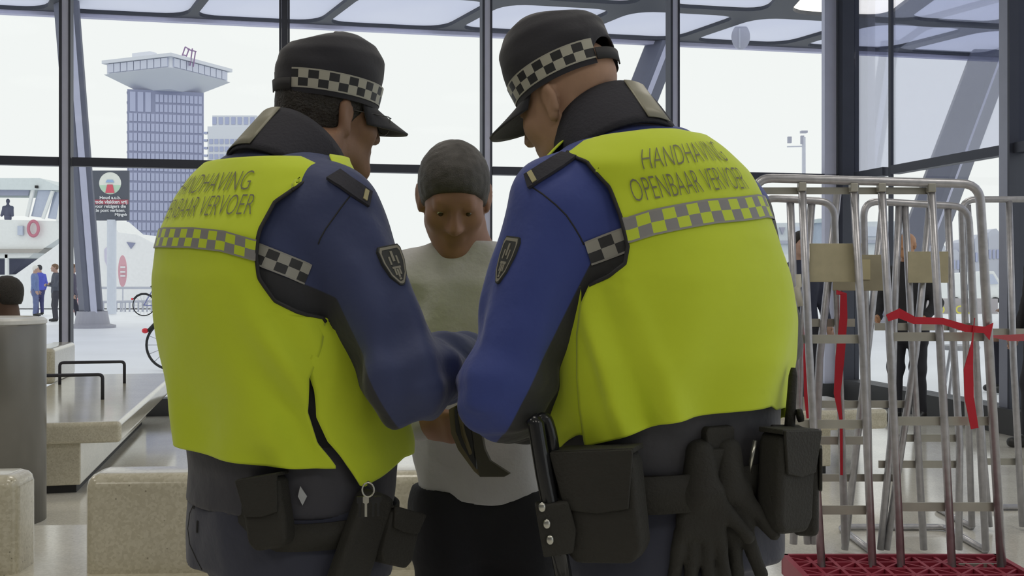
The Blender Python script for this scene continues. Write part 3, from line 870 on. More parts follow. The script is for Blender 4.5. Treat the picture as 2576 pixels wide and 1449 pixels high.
def bicycle(base, heading, wheel, label, mt):
    """base: ground point under the rear hub"""
    r = empty('bicycle', base, label, 'bicycle', 'bicycles on the quay')
    d = Vector((math.cos(heading), math.sin(heading), 0)); up = Vector((0, 0, 1)); R_ = wheel / 2
    a = Vector(base) + up * R_; b = a + d * wheel * 1.55
    M_t = M_black; M_m = mat('spoke_steel', (0.45, 0.46, 0.5), 0.4, 0.7)
    for c in (a, b):
        w = MB(); w.tube([c + d * R_ * 0.95 * math.cos(t * math.pi / 18) + up * R_ * 0.95 * math.sin(t * math.pi / 18) for t in range(36)], R_ * 0.05, 8, close=True)
        wo = w.build('wheel', M_t, r, smooth=True)
        s = MB()
        for t in range(16):
            s.tube([c, c + (d * math.cos(t * math.pi / 8) + up * math.sin(t * math.pi / 8)) * R_ * 0.92], R_ * 0.012, 4)
        s.build('spokes', M_m, wo)
    bb = a + d * wheel * 0.62 - up * R_ * 0.12; st = a + d * wheel * 0.42 + up * wheel * 0.75; hd = b - d * wheel * 0.22 + up * wheel * 0.85
    fr = MB()
    for p1, p2 in ((a, bb), (a, st), (bb, st), (bb, hd), (b, hd), (st - up * .08, hd - up * .12)):
        fr.tube([p1, p2], R_ * 0.05, 8)
    fr.build('frame', mt, r)
    s = d.cross(up)
    MB().tube([hd, hd + up * R_ * 0.35 - d * 0.05, hd + up * R_ * 0.4 - d * 0.05 + s * 0.28, hd + up * R_ * 0.4 - d * 0.22 + s * 0.3], R_ * 0.045, 8).build('handlebar', M_t, r)
    MB().sphere(st + up * 0.06, 0.12, 0.09, 0.05, 12, 8).build('saddle', M_t, r, smooth=True)
    MB().tube([a + d * R_ * 1.04 * math.cos(t) + up * R_ * 1.04 * math.sin(t) for t in (0.6, 1.0, 1.4, 1.8, 2.2, 2.6)], R_ * 0.07, 6).build('mudguard', M_t, r)
    MB().sphere(a - d * R_ * 1.0 + up * R_ * 0.55, 0.05, 0.05, 0.04, 10, 8).build('rear_light', mat('rear_light_red', (0.75, 0.03, 0.05), 0.3), r)
bicycle(W(362, 700 + 1.36 * F / 38.5, 38.5), math.radians(8), 0.80, 'parked bicycle leaning by the quay railing', mat('bike_blue', (0.20, 0.22, 0.45), 0.4))
bicycle(W(432, 700 + 1.36 * F / 15.8, 15.8), math.radians(6), 0.76, 'bicycle with red rear light close behind the left officer', mat('bike_dark', (0.04, 0.04, 0.05), 0.4))
# ------------------------------------------------------------------ terrazzo benches
def hbox(mb, p, ex, ey, w, d, z0, z1):
    """box with one corner at p, width w along ex, depth d along ey"""
    c = Vector(p) + ex * w / 2 + ey * d / 2; c.z = (z0 + z1) / 2
    return mb.box(c, ex * w / 2, ey * d / 2, Vector((0, 0, (z1 - z0) / 2)))

# front bench, seat across the picture with two tall backrest blocks
a8 = math.radians(3.0)
bx, by = Vector((math.cos(a8), math.sin(a8), 0)), Vector((-math.sin(a8), math.cos(a8), 0))
fo = W(208, 1449, 3.26); fo.z = 0
fb = empty('terrazzo_bench', fo + bx * 0.6 + by * 0.4, 'near terrazzo bench with tall backrest blocks behind the two officers', 'bench', 'terrazzo benches')
mb = MB(); hbox(mb, fo - bx * 1.9 - by * 0.10, bx, by, 3.6, 0.80, 0.32, 0.45); mb.build('seat_slab', M_bench, fb, bevel=0.03)
for q in (-1.5, 0.3, 1.3):
    mb = MB(); hbox(mb, fo + bx * q + by * 0.15, bx, by, 0.3, 0.5, 0.0, 0.32); mb.build('pedestal', M_bench, fb, bevel=0.01)
mb = MB(); hbox(mb, fo, bx, by, 1.25, 0.18, 0.40, 0.752); mb.build('backrest_block', M_bench, fb, bevel=0.04)
mb = MB(); hbox(mb, fo - bx * 1.65, bx, by, 1.45, 0.18, 0.40, 0.75); mb.build('backrest_block', M_bench, fb, bevel=0.04)

# long bench running towards the glass, on a pedestal, with armrest bars
lo_ = W(305, 1060, 6.75); lo_.z = 0
lb = empty('terrazzo_bench', lo_ - U * 0.35 + N * 1.8, 'long terrazzo bench with black bars running from the grey bin to the glass', 'bench', 'terrazzo benches')
mb = MB(); hbox(mb, lo_ - U * 0.95, U, N, 0.95, 3.55, 0.315, 0.45); mb.build('seat_slab', M_bench, lb, bevel=0.03)
mb = MB(); hbox(mb, lo_ - U * 0.75 + N * 0.05, U, N, 0.50, 3.3, 0.05, 0.32); mb.build('pedestal', M_bench, lb, bevel=0.01)
mb = MB(); hbox(mb, lo_ - U * 0.72 + N * 0.08, U, N, 0.44, 3.2, 0.0, 0.05); mb.build('plinth', M_black, lb)
pb = W(137, 875, 9.2); pb.z = 0
mb = MB(); hbox(mb, pb - U * 0.22, U, N, 0.22, 0.95, 0.44, 0.75); mb.build('backrest_block', M_bench, lb, bevel=0.035)
pb2 = W(118, 885, 9.0); pb2.z = 0
M_bar = mat('black_bar', (0.035, 0.035, 0.045), 0.5, 0.3)
for (x, y, Yd, wd) in ((258, 1004, 7.97, 0.50), (313, 964, 9.2, 0.52)):
    p0 = W(x, y, Yd); p0.z = 0.445
    up = Vector((0, 0, 0.19))
    MB().tube(rounded_path([p0, p0 + up, p0 + up - U * wd, p0 - U * wd], 0.03, 4), 0.013, 10).build('armrest_bar', M_bar, lb, smooth=True)

# third bench seen through the cages
r0 = W(2236, 1027, 7.4); r0.z = 0
rb = empty('terrazzo_bench', r0 - U * 0.5 + N * 0.8, 'terrazzo bench on the far side of the roll cages', 'bench', 'terrazzo benches')
mb = MB(); hbox(mb, r0 - U * 1.2, U, N, 1.2, 0.85, 0.31, 0.45); mb.build('seat_slab', M_bench, rb, bevel=0.03)
mb = MB(); hbox(mb, r0 - U * 1.0 + N * 0.1, U, N, 0.62, 0.6, 0.05, 0.32); mb.build('pedestal', M_bench, rb, bevel=0.01)
mb = MB(); hbox(mb, r0 - U * 0.97 + N * 0.12, U, N, 0.56, 0.55, 0.0, 0.05); mb.build('plinth', M_black, rb)

# round grey litter bin
bc = W(0, 1310, 5.97); bc.z = 0
bin_ = empty('litter_bin', bc, 'round grey steel litter bin at the left edge', 'litter bin')
R0 = 0.238
def lathe(c, prof, n=48):
    m_ = MB(); P = [[c + Vector((r_ * math.cos(2 * math.pi * t / n), r_ * math.sin(2 * math.pi * t / n), z_)) for t in range(n)] for r_, z_ in prof]
    return m_.grid(P, True)
lathe(bc, [(0.001, 0.0), (R0, 0.0), (R0, 1.085), (R0 - 0.004, 1.095)]).build('bin_body', mat('brushed_bin_steel', (0.20, 0.195, 0.18), 0.34, 0.5), bin_, smooth=False).data.polygons.foreach_set('use_smooth', [True] * 144)
lathe(bc, [(R0 - 0.002, 1.095), (R0 + 0.004, 1.100), (R0 + 0.004, 1.118), (R0 - 0.012, 1.130), (R0 - 0.05, 1.136), (R0 - 0.06, 1.120), (R0 - 0.06, 1.0), (0.001, 1.0)]).build('bin_rim', mat('bin_rim_white', (0.66, 0.66, 0.64), 0.35, 0.2), bin_)

# ------------------------------------------------------------------ nested roll cages
M_tube = mat('galvanised_tube', (0.46, 0.46, 0.49), 0.36, 0.65, var=0.12, scale=30)
M_flat = mat('galvanised_flat_bar', (0.44, 0.43, 0.38), 0.45, 0.6, var=0.1)
M_plate = mat('cream_label_plate', (0.44, 0.40, 0.27), 0.7, var=0.10, scale=14)
M_deck = mat('red_plastic_deck', (0.30, 0.025, 0.05), 0.5)
M_strap = mat('red_webbing', (0.50, 0.012, 0.03), 0.65)

def line_at(p, y):
    """x on a pixel polyline at height y"""
    for (x0, y0), (x1, y1) in zip(p, p[1:]):
        if y0 <= y <= y1: return x0 + (x1 - x0) * (y - y0) / (y1 - y0)
    return p[-1][0]
def tube_px(root, pts, Y, r=0.0175, name='upright_tube', dy=0.0, m=None, zmin=0.16):
    P = []
    for i, (x, y) in enumerate(pts):
        q = W(x, y, Y + dy * i); q.z = max(q.z, zmin); P.append(q)
    return MB().tube(P, r, 12).build(name, m or M_tube, root, smooth=True)
def bar_px(root, x0, x1, y, Y, h=0.036, name='cross_bar', slope=0):
    a, b = W(x0, y, Y), W(x1, y + slope, Y)
    MB().box((a + b) / 2, (b - a) / 2, Vector((0, 0.004, 0)), Vector((0, 0, h / 2))).build(name, M_flat, root)
def castor(root, p):
    r_ = 0.055
    w = MB(); w.prism([p + Vector((0, r_ * math.cos(t * math.pi / 10), r_ + r_ * math.sin(t * math.pi / 10))) for t in range(20)], Vector((0.03, 0, 0)))
    cw = w.build('castor', M_black, root)
    MB().box(p + Vector((0.015, 0, 0.105)), Vector((0.028, 0, 0)), Vector((0, 0.035, 0)), Vector((0, 0, 0.02))).build('castor_fork', M_tube, cw)
def deck(root, x0, x1, Y0, Y1, z, m):
    """red plastic base plate of ribs with triangular openings"""
    d = MB(); nx = max(int((x1 - x0) / 0.085), 2); ny = max(int((Y1 - Y0) / 0.085), 2)
    sx, sy = (x1 - x0) / nx, (Y1 - Y0) / ny
    def ring(P, ins=0.24):
        P = [Vector(p) for p in P]; c = sum(P, Vector()) / len(P)
        q = [c + (p - c) * (1 - ins) for p in P]; n = len(P)
        dz = Vector((0, 0, -0.03))
        b = len(d.v)
        d.add(P + q + [p + dz for p in q], [])
        for i in range(n):
            j = (i + 1) % n
            d.f.append((b + i, b + j, b + n + j, b + n + i)); d.f.append((b + n + i, b + n + j, b + 2 * n + j, b + 2 * n + i))
    for i in range(nx):
        for j in range(ny):
            a = Vector((x0 + i * sx, Y0 + j * sy, z)); b = a + Vector((sx, 0, 0)); c = a + Vector((sx, sy, 0)); e = a + Vector((0, sy, 0))
            if (i + j) % 2: ring([a, b, c]); ring([a, c, e])
            else: ring([a, b, e]); ring([b, c, e])
    d.build('base_deck', m, root)
    rim = MB()
    for a, b in (((x0, Y0), (x1, Y0)), ((x1, Y0), (x1, Y1)), ((x1, Y1), (x0, Y1)), ((x0, Y1), (x0, Y0))):
        A, B = Vector((*a, z - 0.035)), Vector((*b, z - 0.035)); t = (B - A).normalized(); s = Vector((-t.y, t.x, 0))
        rim.box((A + B) / 2, (B - A) / 2 + t * 0.012, s * 0.012, Vector((0, 0, 0.042)))
    rim.build('deck_rim', m, root)
    for x in (x0 + 0.08, x1 - 0.11):
        for y in (Y0 + 0.08, Y1 - 0.08): castor(root, Vector((x, y, 0)))

def base_frame(root, x0, x1, Y0, Y1, z=0.018):
    MB().tube(rounded_path([Vector((x0, Y0, z)), Vector((x0, Y1, z)), Vector((x1, Y1, z)), Vector((x1, Y0, z))], 0.05, 4), 0.0165, 10).build('base_tube', M_tube, root, smooth=True)
YA, YB, YC, YD = 4.42, 4.80, 5.25, 5.75
cA = empty('roll_cage', W(2200, 1500, YA + 0.2), 'nearest galvanised roll cage with two cream plates and a red deck', 'roll cage', 'nested roll cages')
cA.location.z = 0; ORG[cA.name] = Vector(cA.location)
top = rounded_path([W(1908, 1500, YA), W(1898, 447, YA), W(2464, 463, YA), W(2520, 1500, YA)], 0.075, 6)
for q in top: q.z = max(q.z, 0.16)
MB().tube(top, 0.0185, 12).build('hoop_tube', M_tube, cA, smooth=True)
for pts in ([(2017, 458), (2035, 880), (2067, 1449), (2070, 1500)], [(2147, 458), (2171, 880), (2195, 1449), (2197, 1500)],
            [(2217, 458), (2240, 880), (2267, 1449), (2270, 1500)], [(2342, 460), (2366, 880), (2395, 1449), (2398, 1500)]):
    tube_px(cA, pts, YA + 0.002, r=0.0165)
for x, y in ((2017, 470), (2147, 472), (2217, 472), (2342, 473)):
    MB().box(W(x, y, YA - 0.004), Vector((0.016, 0, 0)), Vector((0, 0.016, 0)), Vector((0, 0, 0.018))).build('tube_clamp', M_flat, cA, bevel=0.004)
for x0, x1, y in ((1990, 2170, 853), (2240, 2490, 847), (1990, 2182, 1067), (2252, 2500, 1059), (2000, 2190, 1283), (2262, 2512, 1275), (2412, 2516, 1428)):
    bar_px(cA, x0, x1, y, YA + 0.02)
bar_px(cA, 1915, 2345, 480, YA + 0.025, 0.028)
MB().box(W(2102, 661, YA + 0.03), Vector((0.108, 0, 0)), Vector((0, 0.003, 0)), Vector((0, 0, 0.080))).build('label_plate', M_plate, cA, bevel=0.002)
MB().box(W(2158, 686, YB - 0.03), Vector((0.112, 0, 0)), Vector((0, 0.003, 0)), Vector((0, 0, 0.080))).build('label_plate', mat('worn_label_plate', (0.34, 0.31, 0.22), 0.7, var=0.12), cA, bevel=0.002)
MB().box(W(2178, 678, YB - 0.036), Vector((0.020, 0, 0)), Vector((0, 0.001, 0)), Vector((0, 0, 0.045))).build('paper_sticker', mat('yellowed_paper', (0.50, 0.45, 0.28), 0.8), cA)
MB().tube([W(2008, 690, YA - 0.03), W(2010, 720, YA - 0.03), W(2004, 725, YA - 0.03), W(2014, 770, YA - 0.03)], [0.012, 0.012, 0.016, 0.012], 10).build('plastic_hook', mat('cream_plastic', (0.55, 0.53, 0.45), 0.6), cA, smooth=True)
# far side of the first cage
hoop = rounded_path([W(1900, 1400, YB), W(1915, 497, YB), W(2098, 508, YB), W(2126, 1380, YB)], 0.07, 6)
for q in hoop: q.z = max(q.z, 0.16)
MB().tube(hoop, 0.0165, 12).build('hoop_tube', M_tube, cA, smooth=True)
for pts in ([(1988, 505), (1998, 780), (2008, 1000), (2032, 1449)], [(2042, 505), (2014, 900), (1996, 1449)], [(2108, 478), (2062, 900), (2044, 1449)]):
    tube_px(cA, pts, YB + 0.01)
for x0, x1, y in ((2010, 2190, 1108), (2000, 2150, 812)): bar_px(cA, x0, x1, y, YB + 0.02)
deck(cA, 1.16, 2.06, 3.90, 4.56, 0.17, M_deck)

cB = empty('roll_cage', W(2330, 1400, YC), 'middle roll cage with bars slanting down to the left', 'roll cage', 'nested roll cages')
cB.location.z = 0; ORG[cB.name] = Vector(cB.location)
hoop = rounded_path([W(2190, 1420, YC), W(2172, 505, YC), W(2436, 520, YC), W(2480, 1420, YC)], 0.08, 6)
for q in hoop: q.z = max(q.z, 0.02)
MB().tube(hoop, 0.0175, 12).build('hoop_tube', M_tube, cB, smooth=True)
for pts in ([(2222, 510), (2186, 850), (2125, 1449)], [(2342, 490), (2304, 880), (2230, 1449)], [(2276, 510), (2293, 830), (2324, 1449)], [(2384, 514), (2399, 880), (2414, 1115), (2412, 1449)], [(2262, 512), (2250, 780), (2242, 1100), (2215, 1449)]):
    tube_px(cB, pts, YC + 0.01, zmin=0.02)
for x0, x1, y in ((2062, 2245, 1202), (2057, 2289, 1017), (2210, 2410, 1168), (2259, 2405, 1102), (2200, 2440, 822)): bar_px(cB, x0, x1, y, YC + 0.03)
MB().box(W(2335, 672, YC - 0.03), Vector((0.098, 0, 0)), Vector((0, 0.003, 0)), Vector((0, 0, 0.076))).build('label_plate', M_plate, cB, bevel=0.002)
base_frame(cB, W(2190, 0, YC).x, W(2480, 0, YC).x, YC, YC + 0.5)

cC = empty('roll_cage', W(2540, 1400, YD), 'rightmost roll cage running out of the picture edge', 'roll cage', 'nested roll cages')
cC.location.z = 0; ORG[cC.name] = Vector(cC.location)
hoop = rounded_path([W(2445, 1400, YD), W(2418, 502, YD), W(2800, 500, YD), W(2840, 1400, YD)], 0.08, 6)
for q in hoop: q.z = max(q.z, 0.02)
MB().tube(hoop, 0.0175, 12).build('hoop_tube', M_tube, cC, smooth=True)
for pts in ([(2538, 505), (2549, 900), (2572, 1449)], [(2640, 505), (2680, 1449)], [(2434, 515), (2449, 814), (2470, 1100), (2489, 1449)]): tube_px(cC, pts, YD, zmin=0.02)
for x0, x1, y in ((2465, 2760, 1161), (2480, 2760, 835)): bar_px(cC, x0, x1, y, YD + 0.03)
base_frame(cC, W(2445, 0, YD).x, W(2840, 0, YD).x, YD, YD + 0.5)

def ribbon(name, pts, w, m, parent=None, tw=None, th=0.0015, **k):
    """flat webbing along world points; w = half width vectors"""
    P = [Vector(p) for p in pts]
    rows = []
    for i, p in enumerate(P):
        t = (P[min(i + 1, len(P) - 1)] - P[max(i - 1, 0)]).normalized()
        wd = Vector(w[i] if isinstance(w, list) else w)
        wd = wd - t * wd.dot(t)
        nn = t.cross(wd).normalized() * th
        rows.append([p - wd - nn, p + wd - nn, p + wd + nn, p - wd + nn])
    m_ = MB(); m_.grid(rows, True); n = len(m_.v)
    m_.f.append((3, 2, 1, 0)); m_.f.append((n - 4, n - 3, n - 2, n - 1))
    return m_.build(name, m, parent, **k)
vz = Vector((0, 0, 0.017))
ribbon('red_strap', [W(2232, 800, YA - .03), W(2262, 788, YA - .03), W(2300, 806, YA - .04), W(2372, 808, YA - .03), W(2430, 826, YA - .03), W(2476, 830, YA - .03), W(2494, 834, YA - .03)], [vz * 0.9, vz * 1.2, vz * 0.9, vz * 0.8, vz * 0.9, vz * 0.8, vz * 2.2], M_strap, label='crumpled red strap tied across the front of the nearest cage', cat='strap', group='red straps on the roll cages')
ribbon('red_strap', [W(2452, 800, YA - .03), W(2446, 860, YA - .03), W(2436, 930, YA - .04), W(2438, 1000, YA - .04), W(2452, 1078, YA - .03)], [Vector((0.004, 0.01, 0)), Vector((0.006, 0.008, 0)), Vector((0.019, 0, 0)), Vector((0.019, 0, 0)), Vector((0.016, 0, 0))], M_strap, label='loose end of red strap hanging below the knot', cat='strap', group='red straps on the roll cages')
ribbon('red_strap', [W(2104, 735, YB - .05), W(2122, 740, YB - .05), W(2122, 800, YB - .05), W(2113, 900, YB - .05), W(2106, 990, YB - .05), W(2116, 1060, YB - .05), W(2117, 1195, YB - .05)], [Vector((0.0, 0.008, 0.010)), Vector((0.014, 0, 0.004)), Vector((0.017, 0, 0)), Vector((0.020, 0, 0)), Vector((0.015, 0, 0)), Vector((0.006, 0, 0)), Vector((0.006, 0, 0))], M_strap, label='long red strap hanging under the cream plates', cat='strap', group='red straps on the roll cages')
ribbon('red_strap', [W(2028, 812, YB - .05), W(2026, 900, YB - .05), W(2028, 1000, YB - .05), W(2034, 1052, YB - .05)], [Vector((0.009, 0, 0))] * 4, M_strap, label='narrow red strap beside the right officer\'s elbow', cat='strap', group='red straps on the roll cages')
ribbon('red_strap', [W(2494, 846, YC), W(2540, 850, YC), W(2600, 848, YC), W(2700, 846, YC)], [vz * 0.3, vz * 0.9, vz * 1.1, vz], mat('faded_red_webbing', (0.50, 0.10, 0.12), 0.7), label='pale red strap stretched out to the right picture edge', cat='strap', group='red straps on the roll cages')
text_on_plane('painted_lettering', 'TO YOU', 0.44, W(2392, 780, 41), eX, Vector((0, 0, 1)), mat('yellow_paint', (0.78, 0.72, 0.10), 0.6), None, bold=0.008)
tag(bpy.data.objects['painted_lettering'], 'yellow capital letters standing low on the quay behind the cages', 'lettering')
lw = empty('quay_planter', W(2390, 800, 41.3), 'long low grey planter behind the yellow letters', 'planter')
MB().box(W(2392, 780, 41.65), Vector((1.6, 0, 0)), Vector((0, 0.5, 0)), Vector((0, 0, 0.45))).build('box', mat('planter_grey', (0.48, 0.45, 0.46), 0.7), lw)
# ------------------------------------------------------------------ people: shared machinery
def rot(yaw, pitch=0.0, roll=0.0):
    """columns = right, forward, up; yaw 0 looks along +Y, positive turns to the right; pitch looks down"""
    return np.array(Matrix.Rotation(-yaw, 3, 'Z') @ Matrix.Rotation(-pitch, 3, 'X') @ Matrix.Rotation(roll, 3, 'Y'))

class Torso:
    """trunk as a stack of oval rings; th = 0 is the middle of the back, positive towards the person's right"""
    def __init__(s, rows, phi, n=2.25):
        s.phi = phi; s.n = n
        s.f = np.array([math.sin(phi), math.cos(phi), 0.0]); s.r = np.array([math.cos(phi), -math.sin(phi), 0.0])
        c2, s2 = math.cos(phi) ** 2, math.sin(phi) ** 2
        R = []
        for py, xl, xr, Y, k in rows:
            w = (xr - xl) / 2 / F * Y
            a = w / math.sqrt(c2 + k * k * s2)
            R.append((CAMZ - (py - HY) / F * Y, ((xl + xr) / 2 - CX) / F * Y, Y, a, a * k))
        R.sort()
        R = np.array(R)
        z = np.linspace(R[0, 0], R[-1, 0], 200)
        cols = [np.interp(z, R[:, 0], R[:, i]) for i in range(1, 5)]
        ker = np.hanning(13); ker /= ker.sum()
        cols = [np.convolve(np.pad(c, 6, mode='edge'), ker, 'valid') for c in cols]
        s.z, s.c = z, cols
        s.z0, s.z1 = z[0], z[-1]
    def at(s, z):
        return [np.interp(z, s.z, c) for c in s.c]
    def pt(s, th, z, off=0.0):
        cx, cy, a, b = s.at(z)
        a = a + off; b = b + off
        e = 2.0 / s.n
        co, si = np.cos(th), np.sin(th)
        u = np.sign(si) * np.abs(si) ** e * a; v = np.sign(co) * np.abs(co) ** e * b
        return np.stack([cx + s.r[0] * u - s.f[0] * v, cy + s.r[1] * u - s.f[1] * v, z + 0 * u], -1)
    def imp(s, p, off=0.0, zlo=None, zhi=None):
        cx, cy, a, b = s.at(p[:, 2])
        a = a + off; b = b + off
        dx, dy = p[:, 0] - cx, p[:, 1] - cy
        u = dx * s.r[0] + dy * s.r[1]; v = dx * s.f[0] + dy * s.f[1]
        k = (np.abs(u / a) ** s.n + np.abs(v / b) ** s.n) ** (1 / s.n)
        d = (k - 1) * np.minimum(a, b)
        zl = s.z0 if zlo is None else zlo; zh = s.z1 if zhi is None else zhi
        return np.maximum(d, np.maximum(p[:, 2] - zh, zl - p[:, 2]))
    def find(s, px, py, off=0.0, lo=-130, hi=130):
        if not hasattr(s, 'cache'): s.cache = {}
        key = (off, lo, hi)
        if key not in s.cache:
            th = np.radians(np.linspace(lo, hi, 261)); z = np.linspace(s.z0, s.z1, 400)
            TH, Z = np.meshgrid(th, z)
            P = s.pt(TH, Z, off)
            # keep only the side that faces the camera
            cx, cy, a, b = s.at(Z)
            nx = P[..., 0] - cx; ny = P[..., 1] - cy
            face = (nx * P[..., 0] + ny * P[..., 1]) < 0.012
            s.cache[key] = (TH, Z, CX + F * P[..., 0] / P[..., 1], HY - F * (P[..., 2] - CAMZ) / P[..., 1], face)
        TH, Z, X, Yp, face = s.cache[key]
        d = (X - px) ** 2 + (Yp - py) ** 2 + np.where(face, 0, 1e9)
        i = np.argmin(d)
        return float(TH.flat[i]), float(Z.flat[i])
    def arc(s, z, off, n=361):
        th = np.linspace(-math.pi, math.pi, n)
        P = s.pt(th, np.full(n, z), off)
        L = np.concatenate([[0], np.cumsum(np.linalg.norm(np.diff(P, axis=0), axis=1))])
        return th, L - np.interp(0, th, L)

def head_sdf(q, female=False):
    """q in head space: x right, y forward, z up, origin between the ears; metres"""
    d = ell(q, (0, -0.012, 0.036), (0.077, 0.098, 0.083))
    d = smin(d, ell(q, (0, 0.032, -0.038), (0.060, 0.066, 0.080)), 0.035)
    d = smin(d, cone(q, (-0.045, 0.01, -0.062), (-0.012, 0.078, -0.098), 0.020, 0.020), 0.03)
    d = smin(d, cone(q, (0.045, 0.01, -0.062), (0.012, 0.078, -0.098), 0.020, 0.020), 0.03)
    d = smin(d, cone(q, (-0.030, 0.078, 0.030), (0.030, 0.078, 0.030), 0.014, 0.014), 0.02)
    d = smin(d, cone(q, (0, 0.094, 0.018), (0, 0.113, -0.024), 0.008, 0.013), 0.012)
    for s_ in (-1, 1):
        d = smin(d, ell(q, (s_ * 0.011, 0.103, -0.027), (0.010, 0.010, 0.008)), 0.008)
        d = smin(d, ell(q, (s_ * 0.040, 0.066, -0.018), (0.022, 0.022, 0.022)), 0.03)
        d = smax(d, -ell(q, (s_ * 0.031, 0.104, 0.010), (0.017, 0.017, 0.011)), 0.012)
    for s_ in (-1, 1):
        d = smin(d, ell(q, (s_ * 0.031, 0.084, 0.0185), (0.016, 0.012, 0.0075)), 0.004)
    d = smin(d, ell(q, (0, 0.093, -0.055), (0.024, 0.010, 0.007)), 0.008)
    d = smin(d, ell(q, (0, 0.090, -0.068), (0.020, 0.011, 0.008)), 0.008)
    for s_ in (-1, 1):
        c_, s__ = math.cos(s_ * 0.35), math.sin(s_ * 0.35)
        R = np.array([[c_, -s__, 0], [s__, c_, 0], [0, 0, 1.0]])
        e = ell(q, (s_ * 0.080, -0.004, 0.000), (0.0085, 0.021, 0.034), R)
        e = smax(e, -ell(q, (s_ * 0.090, 0.004, 0.004), (0.009, 0.011, 0.020), R), 0.006)
        e = smin(e, ell(q, (s_ * 0.077, 0.004, -0.030), (0.007, 0.010, 0.010)), 0.008)
        d = smin(d, e, 0.006)
    return d

def hand_sdf(p, wrist, along, palm, thumb_side, curl=0.5, size=1.0):
    """along: wrist to knuckles, palm: direction the palm faces, thumb_side: +1/-1 across"""
    y = np.array(Vector(along).normalized()); z = Vector(palm); z = z - Vector(y) * z.dot(Vector(y)); z = np.array(z.normalized())
    x = np.cross(y, z) * thumb_side
    R = np.stack([x, y, z], 1)
    q = ((p - np.array(wrist, float)) @ R) / size
    d = rbox(q, (0, 0.050, 0), (0.040, 0.048, 0.014), np.eye(3), 0.013)
    d = smin(d, cone(q, (0, -0.02, 0), (0, 0.03, 0), 0.027, 0.030), 0.02)
    for bx_, L_, rr in ((0.030, 0.076, 0.0092), (0.010, 0.086, 0.0095), (-0.010, 0.080, 0.0090), (-0.029, 0.062, 0.0082)):
        a0 = curl * 0.9; pts = [np.array([bx_, 0.088, 0.0])]
        ang = 0.0
        for k_, fr in enumerate((0.45, 0.32, 0.23)):
            ang += (a0 * (0.7, 1.0, 0.6)[k_])
            pts.append(pts[-1] + np.array([bx_ * 0.08, math.cos(ang), math.sin(ang)]) * L_ * fr)
        d = smin(d, chain(q, pts, [rr * 1.05, rr, rr * 0.92, rr * 0.8], 0.004), 0.006)
    tp = [np.array([0.030, 0.020, 0.004]), np.array([0.056, 0.048, 0.014 + 0.012 * curl]), np.array([0.060, 0.078, 0.022 + 0.022 * curl]), np.array([0.052, 0.098, 0.030 + 0.030 * curl])]
    d = smin(d, chain(q, tp, [0.014, 0.0115, 0.0105, 0.0085], 0.005), 0.010)
    return d * size

def bounds(pts, pad):
    A = np.array([tuple(p) for p in pts]); return A.min(0) - pad, A.max(0) + pad

def smooth_obj(name, f, lo, hi, h, m, parent, attrs=None, **k):
    v, fc = surf(f, lo, hi, h)
    at = {n_: fn(v) for n_, fn in attrs.items()} if attrs else None
    return obj(name, v, fc, m, parent, smooth=True, attrs=at, **k)

def bvh_of(o):
    org = ORG[o.name]
    return BVHTree.FromPolygons([org + v.co for v in o.data.vertices], [tuple(p.vertices) for p in o.data.polygons])
def hit(bv, px, py):
    c = Vector((0, 0, CAMZ)); d = (W(px, py, 1.0) - c).normalized()
    r = bv.ray_cast(c, d, 20.0)
    if r[0] is None:
        n_ = bv.find_nearest(W(px, py, 2.0)); return n_[0], n_[1]
    return r[0], (r[1] if r[1].dot(d) < 0 else -r[1])

M_skinA = mat('skin_tan', (0.25, 0.135, 0.080), 0.55, var=0.08, scale=25, bump=0.05, bscale=120)
M_skinB = mat('skin_fair', (0.44, 0.265, 0.175), 0.55, var=0.08, scale=25, bump=0.05, bscale=120)
M_skinC = mat('skin_brown', (0.32, 0.17, 0.12), 0.55, var=0.08, scale=25)
M_skinF = mat('skin_far', (0.50, 0.32, 0.25), 0.6, var=0.05)
M_hairD = mat('dark_hair', (0.022, 0.018, 0.014), 0.6, var=0.3, scale=90, bump=0.6, bscale=220)
M_hairG = mat('grey_brown_hair', (0.06, 0.055, 0.052), 0.6, var=0.25, scale=60, bump=0.2, bscale=300)
M_eye = mat('eye_white', (0.75, 0.73, 0.70), 0.2)
M_iris = mat('eye_iris', (0.05, 0.03, 0.02), 0.2)

